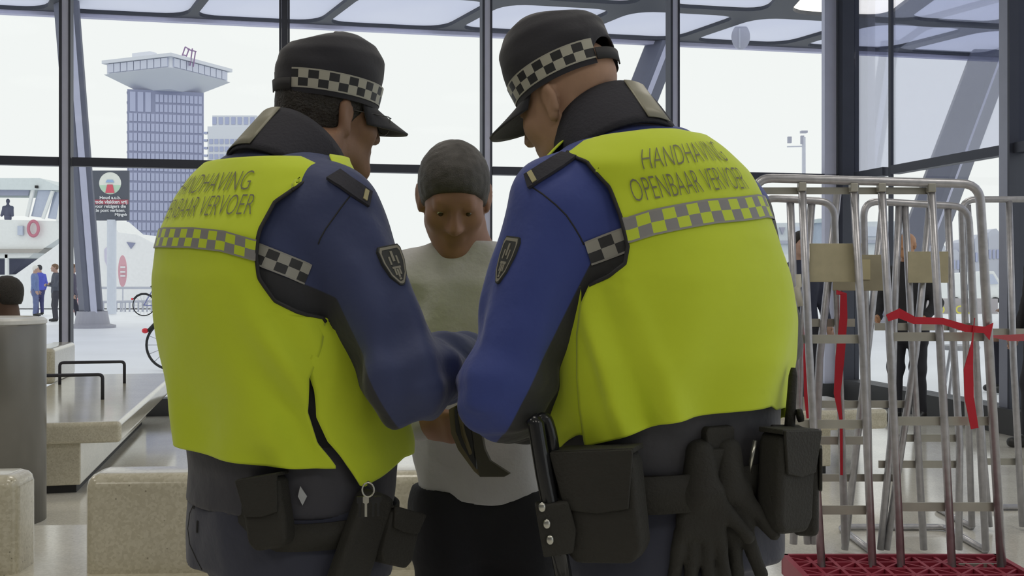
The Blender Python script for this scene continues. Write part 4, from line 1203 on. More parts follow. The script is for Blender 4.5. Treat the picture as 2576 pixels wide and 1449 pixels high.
def make_body(root, T, head, neck, arms, legs, skin, h=0.0068, hs=1.0, eyes=True, name='body'):
    hc, R = head
    Rn = R
    def f(p):
        q = (p - np.array(hc)) @ Rn / hs
        d = np.full(len(p), 1.0)
        m_ = np.linalg.norm(q, axis=1) < 0.30
        if m_.any(): d[m_] = head_sdf(q[m_]) * hs
        far = ~m_
        d[far] = (np.linalg.norm(q[far], axis=1) - 0.14) * hs
        d = smin(d, cone(p, np.array(hc) + R @ np.array([0, -0.022, -0.055]) * hs, neck, 0.058 * hs, 0.068 * hs), 0.03)
        d = smin(d, T.imp(p, -0.030, T.z0 + 0.01, T.z1 - 0.005), 0.03)
        for (S, E, Wr, rs, hd) in arms:
            d = smin(d, chain(p, [S, E, Wr], [rs[0] * 0.62, rs[1] * 0.62, 0.027], 0.02), 0.03)
            if hd is not None:
                g = np.linalg.norm(p - np.array(Wr), axis=1) < 0.30
                if g.any():
                    dd = np.full(len(p), 1.0); dd[g] = hand_sdf(p[g], Wr, *hd); d = smin(d, dd, 0.012)
        for (H, K, A, toe) in legs:
            d = smin(d, chain(p, [H, K, A], [0.075, 0.052, 0.036], 0.03), 0.04)
            d = smin(d, cone(p, A, toe, 0.035, 0.028), 0.03)
        return d
    pts = [hc, neck] + [q for a in arms for q in a[:3]] + [q for l in legs for q in l]
    for th in (0, 1.57, 3.14, -1.57):
        for z in (T.z0, T.z1): pts.append(T.pt(th, z, 0.02))
    lo, hi = bounds(pts, 0.26); lo[2] = min(lo[2], -0.02); lo[2] = -0.03
    o = smooth_obj(name, f, lo, hi, h, skin, root)
    if eyes:
        for s_ in (-1, 1):
            c = Vector(hc) + Vector(R @ np.array([s_ * 0.031, 0.0775, 0.008])) * hs
            e = MB().sphere(c, 0.0118 * hs, 0.0118 * hs, 0.0118 * hs, 16, 10).build('eye', M_eye, root, smooth=True)
            c2 = c + Vector(R @ np.array([0, 0.0065, -0.003])) * hs
            MB().sphere(c2, 0.0072 * hs, 0.0072 * hs, 0.0072 * hs, 12, 8).build('iris', M_iris, e, smooth=True)
    return o

def make_hair(root, head, m, hs=1.0, front=0.055, low=-0.055, thick=0.007, h=0.005, top=1.0, mess=0.002, fringe=0.03, name='hair'):
    hc, R = head
    def f(p):
        q = (p - np.array(hc)) @ R / hs
        d = smin(ell(q, (0, -0.012, 0.036), (0.077 + thick, 0.098 + thick, 0.083 + thick * 1.3)), ell(q, (0, -0.03, -0.02), (0.068 + thick, 0.07 + thick, 0.075)), 0.03)
        d = d + mess * vn(q, 160, 1.0)
        # hairline: forehead above, temples in front of the ears, nape
        line = q[:, 1] - (front - 0.0) + np.clip(fringe - q[:, 2], -0.09, 0.2) * 0.9
        d = smax(d, line, 0.006)
        d = smax(d, low - q[:, 2] + np.clip(q[:, 1] + 0.02, 0, 1) * 0.9, 0.006)
        d = smax(d, q[:, 2] - top, 0.002)
        return d * hs
    return smooth_obj(name, f, np.array(hc) - 0.17, np.array(hc) + 0.17, h, m, root)

def sleeve_sdf(p, S, E, Wr, rs, fold=0.004, seed=0.0, k=0.05):
    S, E, Wr = np.array(S), np.array(E), np.array(Wr)
    d = smin(cone(p, S, E, rs[0], rs[1]), cone(p, E, Wr, rs[1], rs[2]), k)
    ax1 = (E - S) / np.linalg.norm(E - S); ax2 = (Wr - E) / np.linalg.norm(Wr - E)
    t1 = (p - E) @ ax1; t2 = (p - E) @ ax2
    near = np.exp(-(np.linalg.norm(p - E, axis=1) / 0.13) ** 2)
    w = np.sin(75 * t1 + 2.5 * vn(p, 14, seed)) * 0.5 + np.sin(95 * t2 + 3 * vn(p, 16, seed + 2)) * 0.5
    al = np.clip(((p - S) @ ax1) / np.linalg.norm(E - S), 0, 1)
    d = d + fold * near * w * 1.3 + fold * 0.7 * vn(p, 22, seed + 4)
    # long drag folds down the upper arm
    d = d + fold * 0.9 * np.sin(7 * vn(p * np.array([1, 1, 0.45]), 9, seed + 6) + 30 * (p @ np.cross(ax1, np.array([0.3, 1, 0.2])))) * (0.35 + 0.65 * al)
    # folds at the cuff end
    nc = np.exp(-(np.linalg.norm(p - Wr, axis=1) / 0.10) ** 2)
    d = d + fold * 0.8 * nc * np.sin(110 * t2 + 2 * vn(p, 18, seed))
    return d

def make_trousers(root, T, hips, legs, m, h=0.008, name='trousers', off=0.004, fold=0.004, ztop=None, attrs=None, rad=(0.098, 0.072, 0.060), rl=None):
    zt = T.z0 + 0.09 if ztop is None else ztop
    def f(p):
        d = T.imp(np.stack([p[:, 0], p[:, 1], np.maximum(p[:, 2], T.z0)], 1), off - 0.012, -1, 9)
        d = np.maximum(d, np.maximum(p[:, 2] - zt, (T.z0 - 0.10) - p[:, 2]))
        for (H, K, A, toe) in legs:
            d = smin(d, chain(p, [H, K, np.array(A) + np.array([0, 0, 0.02])], list(rad), 0.05), 0.07)
        d = d + fold * vn(p, 18, 3.0) + fold * 0.7 * vn(p * np.array([1, 1, 0.35]), 42, 1.0)
        return smax(smax(d, p[:, 2] - zt, 0.004), 0.035 - p[:, 2], 0.004)
    pts = [q for l in legs for q in l[:3]]
    for th in np.linspace(0, 6.28, 9): pts.append(T.pt(th, T.z0, 0.05))
    lo, hi = bounds(pts, 0.14); hi[2] = zt + 0.05; lo[2] = 0.0
    return smooth_obj(name, f, lo, hi, h, m, root, attrs)

def make_shoes(root, legs, m, h=0.008):
    for (H, K, A, toe) in legs:
        A, toe = Vector(A), Vector(toe)
        def f(p):
            d = cone(p, (A.x, A.y, 0.055), (toe.x, toe.y, 0.040), 0.052, 0.044)
            d = smin(d, cone(p, (A.x, A.y, 0.06), (A.x, A.y, 0.12), 0.05, 0.048), 0.03)
            return smax(d, 0.002 - p[:, 2], 0.004)
        lo, hi = bounds([A, toe], 0.10); lo[2] = -0.02; hi[2] = 0.2
        smooth_obj('shoe', f, lo, hi, h, m, root)

def figure(name, label, base, height, yaw, skin, top, bottom, shoe, hair=None, arms=None, head_yaw=0.0, head_pitch=0.0, sit=None, h=0.016, group=None, stride=0.0, cap=None, longcoat=False, lean=0.0):
    """a whole simple person; base = floor point between the feet; arms = [(elbow, wrist) in body axes, ...]"""
    base = Vector(base); k = height / 1.78
    root = empty(name, base, label, 'person', group)
    f_ = Vector((math.sin(yaw), math.cos(yaw), 0)); r_ = Vector((math.cos(yaw), -math.sin(yaw), 0)); up = Vector((0, 0, 1))
    def B(x, y, z): return base + (r_ * x + f_ * (y + lean * max(z - 0.9, 0)) + up * z) * k
    dz = 0.0 if sit is None else sit - 0.93
    class TT: pass
    rows = [(0.86, .165, .120, 0), (0.95, .17, .125, 0), (1.08, .155, .112, 0), (1.25, .175, .120, 0), (1.38, .185, .115, -.01), (1.44, .165, .10, -.012), (1.50, .08, .08, -.01), (1.54, .062, .062, 0)]
    T = Torso([(1000, 900, 1100, 2, .7), (900, 900, 1100, 2, .7)], yaw, 2.2)
    zz = np.linspace(0.86, 1.54, 120)
    cc = [np.interp(zz, [q[0] for q in rows], [q[i] for q in rows]) for i in (1, 2, 3)]
    P = [B(0, y_, z_ + dz / k) for y_, z_ in zip(cc[2], zz)]
    T.z = np.array([p.z for p in P]); T.c = [np.array([p.x for p in P]), np.array([p.y for p in P]), cc[0] * k, cc[1] * k]
    T.z0, T.z1 = T.z[0], T.z[-1]
    if hasattr(T, 'cache'): del T.cache
    hc = B(0, 0.03, 1.66 + dz / k); R = rot(yaw + head_yaw, head_pitch)
    neck = B(0, -0.005, 1.47 + dz / k)
    if arms is None: arms = [((0.25, -0.02, 1.12), (0.26, 0.08, 0.88)), ((-0.25, -0.02, 1.12), (-0.26, 0.08, 0.88))]
    A_ = []
    for i, (e, w) in enumerate(arms):
        s_ = 1 if i == 0 else -1
        S, E, Wr = B(s_ * 0.185, -0.01, 1.41 + dz / k), B(e[0], e[1], e[2] + dz / k), B(w[0], w[1], w[2] + dz / k)
        A_.append((S, E, Wr, (0.062 * k, 0.052 * k, 0.040 * k), ((Wr - E), -r_ * s_ + f_ * 0.3, -s_ if False else s_, 0.6, k)))
    L_ = []
    for s_ in (1, -1):
        if sit is None:
            st = stride * s_
            L_.append((B(s_ * 0.095, 0, 0.90), B(s_ * 0.10, 0.03 + st * 0.5, 0.50), B(s_ * 0.10, st, 0.085), B(s_ * 0.115, st + 0.14, 0.04)))
        else:
            L_.append((B(s_ * 0.10, 0.02, sit / k + 0.02), B(s_ * 0.13, 0.42, sit / k + 0.04), B(s_ * 0.12, 0.38, 0.09), B(s_ * 0.13, 0.52, 0.04)))
    make_body(root, T, (hc, R), neck, A_, L_, skin, h=h * 0.75, hs=k, eyes=False)
    zhem = T.z0 - (0.0 if not longcoat else 0.28) + (0.02 if sit is None else 0.0)
    def ft(p):
        d = T.imp(np.stack([p[:, 0], p[:, 1], np.maximum(p[:, 2], T.z0)], 1), 0.008, -9, T.z1 - 0.03)
        for a in A_: d = smin(d, sleeve_sdf(p, a[0], a[1], a[2], a[3], 0.004), 0.05)
        d = smax(d, zhem - p[:, 2], 0.004)
        return smax(d, p[:, 2] - (T.z1 - 0.03 * k), 0.004)
    pts = [q for a in A_ for q in a[:3]] + [T.pt(t_, z_, 0.03) for t_ in (0, 1.6, 3.1, -1.6) for z_ in (zhem, T.z1)]
    lo, hi = bounds(pts, 0.10)
    lo[2] = zhem - 0.05
    smooth_obj('jacket', ft, lo, hi, h, top, root)
    make_trousers(root, T, None, L_, bottom, h=h, ztop=T.z0 + 0.10, off=-0.004, rad=(0.095 * k, 0.070 * k, 0.058 * k))
    make_shoes(root, L_, shoe, h=h)
    if hair is not None: make_hair(root, (hc, R), hair, k, h=h * 0.6)
    return root, (hc, R, k)
# ------------------------------------------------------------------ the two officers
M_hiviz = mat('fluorescent_vest', (0.60, 0.735, 0.022), 0.75, var=0.03, scale=5, bump=0.30, bscale=13, sheen=0.2)
M_piping = mat('black_piping', (0.02, 0.02, 0.022), 0.7)
M_print = mat('grey_print', (0.20, 0.20, 0.12), 0.7)
M_chkV = check_mat('vest_chequer', (0.24, 0.235, 0.235), (0.55, 0.68, 0.03), (0.27, 0.265, 0.24))
M_chkJ = check_mat('jacket_chequer', (0.34, 0.335, 0.30), (0.030, 0.031, 0.034), (0.30, 0.295, 0.27))
M_chkC = check_mat('cap_chequer', (0.46, 0.45, 0.38), (0.022, 0.023, 0.026), (0.42, 0.41, 0.35))
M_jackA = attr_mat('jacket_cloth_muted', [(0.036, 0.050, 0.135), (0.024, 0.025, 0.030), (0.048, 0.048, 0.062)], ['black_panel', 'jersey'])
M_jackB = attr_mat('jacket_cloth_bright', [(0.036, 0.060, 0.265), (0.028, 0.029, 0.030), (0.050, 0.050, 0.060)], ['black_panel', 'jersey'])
M_trou = mat('navy_trousers', (0.036, 0.040, 0.066), 0.8, var=0.08, bump=0.15, bscale=40, sheen=0.2)
M_cap = mat('black_cap_cloth', (0.024, 0.024, 0.032), 0.85, var=0.12, bump=0.06, bscale=120, sheen=0.2)
M_collar = mat('navy_collar', (0.026, 0.026, 0.036), 0.85, var=0.1, bump=0.2, bscale=160)
M_refl = mat('grey_reflective_patch', (0.26, 0.25, 0.19), 0.45, 0.1)
M_leather = mat('black_duty_nylon', (0.024, 0.023, 0.019), 0.75, var=0.15, bump=0.25, bscale=200)
M_gloss = mat('black_gloss_plastic', (0.015, 0.016, 0.018), 0.18)
M_steel = mat('polished_steel', (0.55, 0.55, 0.50), 0.25, 0.9)
M_gold = mat('gold_braid', (0.42, 0.38, 0.20), 0.5)
M_badge = mat('badge_dark', (0.035, 0.038, 0.036), 0.6)
M_badgeL = mat('badge_silver_thread', (0.26, 0.25, 0.20), 0.6)
M_shoe = mat('black_boot', (0.02, 0.02, 0.02), 0.4)

def edge_fn(T, pts, off):
    """pixel polyline on the trunk -> theta as a function of z"""
    q = sorted((T.find(x, y, off) for x, y in pts), key=lambda t: t[1])
    zs = np.array([t[1] for t in q]); th = np.array([t[0] for t in q])
    return lambda z: np.interp(z, zs, th)

def panel(root, T, name, z0f, z1f, t0f, t1f, off, m, nu=70, nv=110, disp=None, solid=0.003, **k):
    """cloth panel on the trunk; rows in v between z0(th) and z1(th); edges t0(z), t1(z)"""
    rows = []
    for j in range(nv + 1):
        v = j / nv
        row = []
        zc = z0f(0.0) * (1 - v) + z1f(0.0) * v
        for i in range(nu + 1):
            u = i / nu
            th = t0f(zc) * (1 - u) + t1f(zc) * u
            z = z0f(th) * (1 - v) + z1f(th) * v
            th = t0f(z) * (1 - u) + t1f(z) * u
            o_ = off(th, z) if callable(off) else off
            if disp is not None: o_ += disp(th, z)
            row.append(Vector(T.pt(np.array(th), np.array(z), o_)))
        rows.append(row)
    b = MB().grid(rows)
    ob = b.build(name, m, root, smooth=True, **k)
    md = ob.modifiers.new('thickness', 'SOLIDIFY'); md.thickness = solid; md.offset = -1
    return ob, rows

def strip(root, T, name, ths, zfun, half, off, m, squares, **k):
    """chequered band along the trunk"""
    V, Fc, UV = [], [], []
    n = len(ths); L = 0; prev = None
    for i, th in enumerate(ths):
        zc = zfun(th)
        o_ = off(th, zc) if callable(off) else off
        a, b = Vector(T.pt(np.array(th), np.array(zc - half), o_)), Vector(T.pt(np.array(th), np.array(zc + half), o_))
        if prev is not None: L += ((a + b) / 2 - prev).length
        prev = (a + b) / 2
        V += [a, b]; UV += [(L / squares, 0.0), (L / squares, 1.0)]
        if i: Fc.append((2 * i - 2, 2 * i, 2 * i + 1, 2 * i - 1))
    return obj(name, V, Fc, m, root, smooth=True, uvs=UV, **k)

def text_on(root, T, name, s, size, th0, zfun, off, m, squash=1.0, slant=0.0):
    pts, fc = text_flat(s, size)
    z_mid = zfun(th0)
    tt, L = T.arc(z_mid, 0.01)
    l0 = np.interp(th0, tt, L)
    V = []
    for x, y in pts:
        th = float(np.interp(l0 + x * squash, L, tt))
        z = zfun(th) + y
        o_ = off(th, z) if callable(off) else off
        V.append(Vector(T.pt(np.array(th), np.array(z), o_)))
    return obj(name, V, fc, m, root)

def band_surface(head, zlo, zhi, t0, t1, prof, n=60, off=0.006):
    hc, R = head
    V, Fc, UV = [], [], []
    L = 0; prev = None
    for i in range(n + 1):
        t = t0 + (t1 - t0) * i / n
        for z, w in ((zlo, 0.0), (zhi, 1.0)):
            rx, ry, yo = prof(z)
            q = np.array([(rx + off) * math.sin(t), yo + (ry + off) * math.cos(t), z])
            V.append(Vector(hc) + Vector(R @ q))
        mid_ = (V[-1] + V[-2]) / 2
        if prev is not None: L += (mid_ - prev).length
        prev = mid_
        UV += [(L, 0.0), (L, 1.0)]
        if i: Fc.append((2 * i - 2, 2 * i, 2 * i + 1, 2 * i - 1))
    return V, Fc, UV

def make_cap(root, head, opening, tall, band0, band1, visor_len, droop):
    """t = 0 is the front of the head, positive to its right"""
    hc, R = head
    zs = [0.030, 0.060, 0.095, 0.125, 0.148, 0.160, 0.166, 0.168]
    rx = [0.083, 0.088, 0.091, 0.088, 0.074, 0.052, 0.026, 0.001]
    ry = [0.103, 0.108, 0.111, 0.107, 0.090, 0.064, 0.032, 0.001]
    zs = [0.030 + (z - 0.030) * tall for z in zs]
    def prof(z): return float(np.interp(z, zs, rx)), float(np.interp(z, zs, ry)), -0.006
    rows = []
    nT, nZ = 72, 30
    for j in range(nZ + 1):
        row = []
        for i in range(nT):
            t = 2 * math.pi * i / nT
            zst = zs[0]
            db = abs(math.atan2(math.sin(t - math.pi), math.cos(t - math.pi)))
            if opening and db < 0.52: zst = zs[0] + 0.052 * math.sqrt(max(1 - (db / 0.52) ** 2, 0))
            v = j / nZ; v = 1 - (1 - v) ** 1.6
            z = zst + (zs[-1] - zst) * v
            a, b, yo = prof(z)
            # slightly lumpy cloth, front panel stands higher
            lump = 1 + 0.012 * math.sin(3 * t + 8 * v) + 0.010 * math.sin(5 * t - 11 * v)
            zz = z + 0.010 * v * math.cos(t) - 0.006 * v * math.cos(2 * t)
            row.append(Vector(hc) + Vector(R @ np.array([a * lump * math.sin(t), yo + b * lump * math.cos(t), zz])))
        rows.append(row)
    cap = MB().grid(rows, True).build('cap', M_cap, root, smooth=True)
    cap.modifiers.new('thickness', 'SOLIDIFY').thickness = 0.003
    cap['label'] = 'black peaked uniform cap with chequered band'
    V, Fc, UV = band_surface(head, zs[0] + 0.008, zs[0] + 0.046, band0, band1, prof)
    obj('chequered_band', V, Fc, M_chkC, cap, smooth=True, uvs=[(u / 0.0205, v) for u, v in UV])
    V, Fc, UV = band_surface(head, zs[0] - 0.002, zs[0] + 0.008, band0, band1, prof, off=0.005)
    obj('band_edge', V, Fc, M_cap, cap, smooth=True)
    V, Fc, UV = band_surface(head, zs[0] + 0.004, zs[0] + 0.026, band1, band0 + 2 * math.pi, prof, off=0.007)
    so = obj('back_strap', V, Fc, M_piping, cap, smooth=True); so.modifiers.new('thickness', 'SOLIDIFY').thickness = 0.003
    rows = []
    for j in range(9):
        v = j / 8
        row = []
        for i in range(25):
            t = math.radians(-68 + 136 * i / 24)
            a, b, yo = prof(zs[0] + 0.004)
            c_ = max(math.cos(t * 90 / 72), 0.0)
            q = np.array([a * math.sin(t) * (1 + 0.02 * v), yo + b * math.cos(t) + visor_len * (c_ ** 0.7) * v, zs[0] + 0.004 - droop * v - 0.012 * v * (math.sin(t) ** 2)])
            row.append(Vector(hc) + Vector(R @ q))
        rows.append(row)
    vis = MB().grid(rows).build('visor', M_cap, cap, smooth=True)
    vis.modifiers.new('thickness', 'SOLIDIFY').thickness = 0.004
    return cap

def make_collar(root, TC, axis, rT, rB, hgt, f_dir, patch_px, name='collar'):
    axis = Vector(axis).normalized(); bk = -Vector(f_dir); bk = (bk - axis * bk.dot(axis)).normalized(); sd = axis.cross(bk)
    TC = Vector(TC)
    def P(t, v, off=0.0):
        r_ = rB + (rT - rB) * v + off
        dip = 0.030 * (0.5 - 0.5 * math.cos(t)) * v
        return TC + axis * (hgt * (v - 1) - dip) + (bk * math.cos(t) + sd * math.sin(t)) * r_
    rows = [[P(t * 2 * math.pi / 56, v + 0.0, 0.004 * math.sin(v * 3.1)) for t in range(56)] for v in np.linspace(0, 1, 8)]
    co = MB().grid(rows, True).build(name, M_collar, root, smooth=True)
    md = co.modifiers.new('thickness', 'SOLIDIFY'); md.thickness = 0.006; md.offset = -1
    if patch_px:
        def near(px, py, vv):
            best = None
            for i in range(181):
                t = -math.pi / 2 + math.pi * i / 180 * 1.0
                q = P(t, vv)
                d = (CX + F * q.x / q.y - px) ** 2 + (HY - F * (q.z - CAMZ) / q.y - py) ** 2
                if best is None or d < best[0]: best = (d, t)
            return best[1]
        t0, t1 = near(*patch_px[0], 0.6), near(*patch_px[1], 0.6)
        if abs(t1 - t0) < 0.25: t1 = t0 + 0.4
        rows = [[P(t0 + (t1 - t0) * i / 10, v, 0.0055) for i in range(11)] for v in (0.06, 0.3, 0.6, 0.96)]
        po = MB().grid(rows).build('reflective_patch', M_refl, co, smooth=True)
        po.modifiers.new('thickness', 'SOLIDIFY').thickness = 0.002
    return co

def frame_at(p, n, tilt=0.0):
    """axes on a surface: across, up, out"""
    n = Vector(n); n.z *= 0.4; n.normalize()
    t = Vector((0, 0, 1)).cross(n).normalized()
    u = n.cross(t).normalized()
    c, s = math.cos(tilt), math.sin(tilt)
    return t * c + u * s, u * c - t * s, n

def pouch(root, p, n, w, h, d, tilt=0.0, flap=0.42, name='belt_pouch', m=None, round_=0.012, label=None):
    t, u, n = frame_at(p, n, tilt)
    m = m or M_leather
    c = Vector(p) + n * (d / 2 - 0.004)
    sec = [(-.5, -.36), (-.36, -.5), (.36, -.5), (.5, -.36), (.5, .4), (.42, .5), (-.42, .5), (-.5, .4)]
    mb = MB(); mb.prism([c - n * d / 2 + t * a * w + u * b * h for a, b in sec], n * d)
    po = mb.build(name, m, root, bevel=min(round_, d * 0.3))
    if label: po['label'] = label
    if flap:
        mb = MB(); fh = h * flap
        fs = [(-.52, 0.02), (-.40, -fh / h + 0.04), (0.0, -fh / h), (.40, -fh / h + 0.04), (.52, 0.02), (.52, .06), (-.52, .06)]
        base = c + n * (d / 2) + u * (h * 0.46)
        mb.prism([base + t * a * w + u * b * h for a, b in fs], n * 0.006)
        mb.prism([base + t * a * w + u * (0.02 + b) * h for a, b in ((-.52, 0), (.52, 0), (.52, .05), (-.52, .05))], -n * d * 0.95)
        mb.build('flap', m, po, bevel=0.002)
    return po

def shield(root, p, n, up, w, h):
    n = Vector(n).normalized(); u = Vector(up); u = (u - n * u.dot(n)).normalized(); t = u.cross(n).normalized()
    pl = [(-.42, .5), (.42, .5), (.5, .40), (.48, .1), (.34, -.25), (.10, -.48), (0, -.5), (-.10, -.48), (-.34, -.25), (-.48, .1), (-.5, .40)]
    def out(s, o, th): return [Vector(p) + n * o + t * a * w * s + u * b * h * s for a, b in pl]
    mb = MB(); mb.prism(out(1.0, -0.010, 0), n * 0.0125); b = mb.build('sleeve_badge', M_badge, root)
    mb = MB(); ring = []
    a_, b_ = out(0.93, 0.0030, 0), out(0.80, 0.0030, 0); k = len(pl)
    mb.add(a_ + b_, [(i, (i + 1) % k, k + (i + 1) % k, k + i) for i in range(k)]); mb.build('badge_border', M_badgeL, b)
    mb = MB()
    for x, y, ww, hh in ((0, .22, .10, .26), (-.16, .12, .07, .2), (.16, .12, .07, .2), (0, -.06, .36, .05), (-.10, -.16, .07, .16), (.10, -.16, .07, .16), (0, -.2, .08, .2), (0, -.34, .10, .05)):
        mb.box(Vector(p) + n * 0.003 + t * x * w + u * y * h, t * ww * w / 2, u * hh * h / 2, n * 0.0006)
    mb.build('badge_emblem', M_badgeL, b)
    return b

def plane_fn(p, q, depth_dir, sign):
    """signed distance to the plane through world points p, q containing depth_dir"""
    n = (Vector(q) - Vector(p)).cross(Vector(depth_dir)).normalized() * sign
    return lambda v: (v - np.array(p)) @ np.array(n)

def folds(seed, amp=0.006):
    rnd = random.Random(seed)
    W_ = [(rnd.uniform(4, 11), rnd.uniform(-16, 16), rnd.uniform(0, 6.28), rnd.uniform(0.3, 1)) for _ in range(7)]
    def d(th, z):
        return amp * sum(a * math.sin(k1 * th + k2 * z + ph + 1.5 * math.sin(7 * z + 2 * th)) for k1, k2, ph, a in W_) / 3
    return d
def text_fit(root, T, name, s, height, width, th0, zfun, off, m):
    pts, fc = text_flat(s, 0.1, bold=-0.0016)
    xs = [p[0] for p in pts]; ys = [p[1] for p in pts]
    sx = width / (max(xs) - min(xs)); sy = height / (max(ys) - min(ys))
    xm, ym = (max(xs) + min(xs)) / 2, (max(ys) + min(ys)) / 2
    tt, L = T.arc(zfun(th0), 0.01)
    l0 = np.interp(th0, tt, L)
    V = []
    for x, y in pts:
        th = float(np.interp(l0 + (x - xm) * sx, L, tt)); z = zfun(th) + (y - ym) * sy
        V.append(Vector(T.pt(np.array(th), np.array(z), off(th, z))))
    return obj(name, V, fc, m, root)

def zline(T, pts, off):
    q = sorted(T.find(x, y, off) for x, y in pts)
    a = np.array(q)
    return lambda th: float(np.interp(th, a[:, 0], a[:, 1]))

def first_hit(bvs, px, py):
    best = None
    c = Vector((0, 0, CAMZ)); d = (W(px, py, 1.0) - c).normalized()
    for b in bvs:
        r = b.ray_cast(c, d, 20.0)
        if r[0] is not None and (best is None or r[3] < best[2]): best = (r[0], r[1] if r[1].dot(d) < 0 else -r[1], r[3])
    if best is None: raise RuntimeError('nothing at %s %s' % (px, py))
    return best[0], best[1]

def strap_w(ep, w):
    out = []
    for i, (p, n) in enumerate(ep):
        t = (ep[min(i + 1, len(ep) - 1)][0] - ep[max(i - 1, 0)][0]).normalized()
        out.append(n.cross(t).normalized() * w)
    return out
def seam(par, bv, pts, name='sleeve_seam', r=0.0014, m=None):
    P = []
    for a, b in zip(pts, pts[1:]):
        for k in range(3): P.append(hit(bv, a[0] + (b[0] - a[0]) * k / 3, a[1] + (b[1] - a[1]) * k / 3)[0])
    MB().tube(P, r, 5).build(name, m or M_piping, par, smooth=True)
def legs_from(T, f, r, half=0.10, hz=0.86, fwd=(0.0, 0.02, 0.0), spread=0.02):
    cx, cy, a, b = T.at(T.z0)
    c = Vector((float(cx), float(cy), 0)); out = []
    f, r = Vector(f), Vector(r)
    for s_ in (1, -1):
        H = c + r * s_ * half + f * fwd[0] + Vector((0, 0, hz))
        K = c + r * s_ * (half + spread * 0.5) + f * fwd[1] + Vector((0, 0, 0.48))
        A = c + r * s_ * (half + spread) + f * fwd[2] + Vector((0, 0, 0.10))
        out.append((H, K, A, A + f * 0.17 + r * s_ * 0.03 + Vector((0, 0, -0.055))))
    return out

# =================================================================== officer on the left
TA = Torso([(1280, 452, 1000, 2.10, .80), (1180, 458, 1010, 2.11, .80), (1100, 450, 1022, 2.12, .82), (1000, 432, 1008, 2.11, .80), (900, 412, 975, 2.08, .78),
            (800, 395, 920, 2.05, .75), (700, 385, 885, 2.03, .72), (600, 392, 880, 2.03, .70), (500, 432, 890, 2.05, .66), (440, 480, 895, 2.06, .70),
            (400, 535, 870, 2.07, .82), (370, 600, 880, 2.09, .95), (335, 655, 880, 2.12, 1.0)], math.radians(40))
cx, cy, _, _ = TA.at(TA.z0)
pA = empty('person', (float(cx), float(cy), 0), 'person in yellow vest over navy jacket on the left, back turned, facing right', 'person', 'officers in yellow vests')
fA, rA = Vector(TA.f), Vector(TA.r)
legsA = legs_from(TA, fA, rA)
headA = (np.array(W(826, 297, 2.20)), rot(math.radians(52), math.radians(6), math.radians(2)))
neckA = np.array(W(765, 430, 2.09))
armA = [(np.array(W(842, 535, 1.95)), np.array(W(1024, 950, 1.90)), np.array(W(1162, 915, 2.14)), (0.081, 0.070, 0.064), (Vector((0.06, 0.10, 0.02)), Vector((-0.3, 0.3, -0.6)), -1, 0.7)),
        (np.array((-0.545, 2.16, 1.43)), np.array((-0.53, 2.38, 1.21)), np.array((-0.30, 2.45, 1.14)), (0.062, 0.066, 0.055), (Vector((0.10, 0.05, 0)), Vector((0.2, -0.4, 0.6)), -1, 0.7))]
make_body(pA, TA, headA, neckA, armA, legsA, M_skinA)
make_hair(pA, headA, M_hairD, front=0.046, low=-0.075, top=0.085, thick=0.005, fringe=0.02)
make_trousers(pA, TA, None, legsA, M_trou, ztop=TA.z0 + 0.03, off=-0.006)
make_shoes(pA, legsA, M_shoe)
s1 = plane_fn(W(805, 640, 1.9), W(955, 985, 1.86), Vector((0.05, 1, 0)), 1)
s2 = plane_fn(W(645, 662, 1.9), W(775, 716, 1.9), Vector((0, 1, 0)), 1)
chk = s1(np.array([tuple(W(700, 900, 1.9))]))[0]
if chk < 0: s1 = plane_fn(W(805, 640, 1.9), W(955, 985, 1.86), Vector((0.05, 1, 0)), -1)
if s2(np.array([tuple(W(700, 900, 1.9))]))[0] < 0: s2 = plane_fn(W(645, 662, 1.9), W(775, 716, 1.9), Vector((0, 1, 0)), -1)
zhA, zjA = W(0, 1256, 2.1).z, W(0, 1090, 2.1).z
def jackA(p):
    d = TA.imp(p, -0.014, zhA, TA.z1 - 0.03)
    d = d + 0.003 * vn(p, 20, 2.0)
    for i, a in enumerate(armA): d = smin(d, sleeve_sdf(p, a[0], a[1], a[2], a[3], 0.0065, 1.0 + i), 0.05)
    return smax(d, zhA - p[:, 2], 0.006)
lo, hi = bounds([TA.pt(t, z, 0.03) for t in np.linspace(0, 6.28, 9) for z in (TA.z0, TA.z1, 1.1, 1.4)] + [q for a in armA for q in a[:3]], 0.12)
lo[2] = zhA - 0.05
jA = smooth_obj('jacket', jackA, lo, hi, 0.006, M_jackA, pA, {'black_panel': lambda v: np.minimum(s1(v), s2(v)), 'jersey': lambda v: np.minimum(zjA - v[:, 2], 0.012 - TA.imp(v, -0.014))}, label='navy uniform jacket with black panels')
bvA = bvh_of(jA)
# vest
armA_px = [(838, 442), (760, 460), (692, 508), (657, 575), (645, 640), (652, 700), (690, 758), (755, 788), (826, 800)]
seamA_px = [(812, 870), (778, 950), (772, 1040), (800, 1115), (842, 1172)]
eA = edge_fn(TA, armA_px + seamA_px, 0.004)
zbA = zline(TA, [(456, 1118), (500, 1138), (560, 1155), (700, 1174), (800, 1178), (842, 1176)], 0.004)
ztA = zline(TA, [(540, 402), (600, 396), (680, 392), (760, 392), (800, 412), (838, 440)], 0.004)
fdA = folds(3, 0.009)
def offA(th, z): return 0.004 + 0.010 * max(0, min(1, (1.12 - z) / 0.15))
def dispA(th, z):
    w = max(0.0, min(1.0, (1.40 - z) / 0.2))
    d = fdA(th, z) * w
    # drag folds running from under the arm down to the side vent
    d += 0.014 * w * math.exp(-((th - 0.85) / 0.28) ** 2) * math.sin(26 * z + 9 * th) + 0.008 * math.exp(-((z - 1.03) / 0.03) ** 2) * math.cos(5 * th) * w
    return d
def surfA(th, z): return offA(th, z) + dispA(th, z)
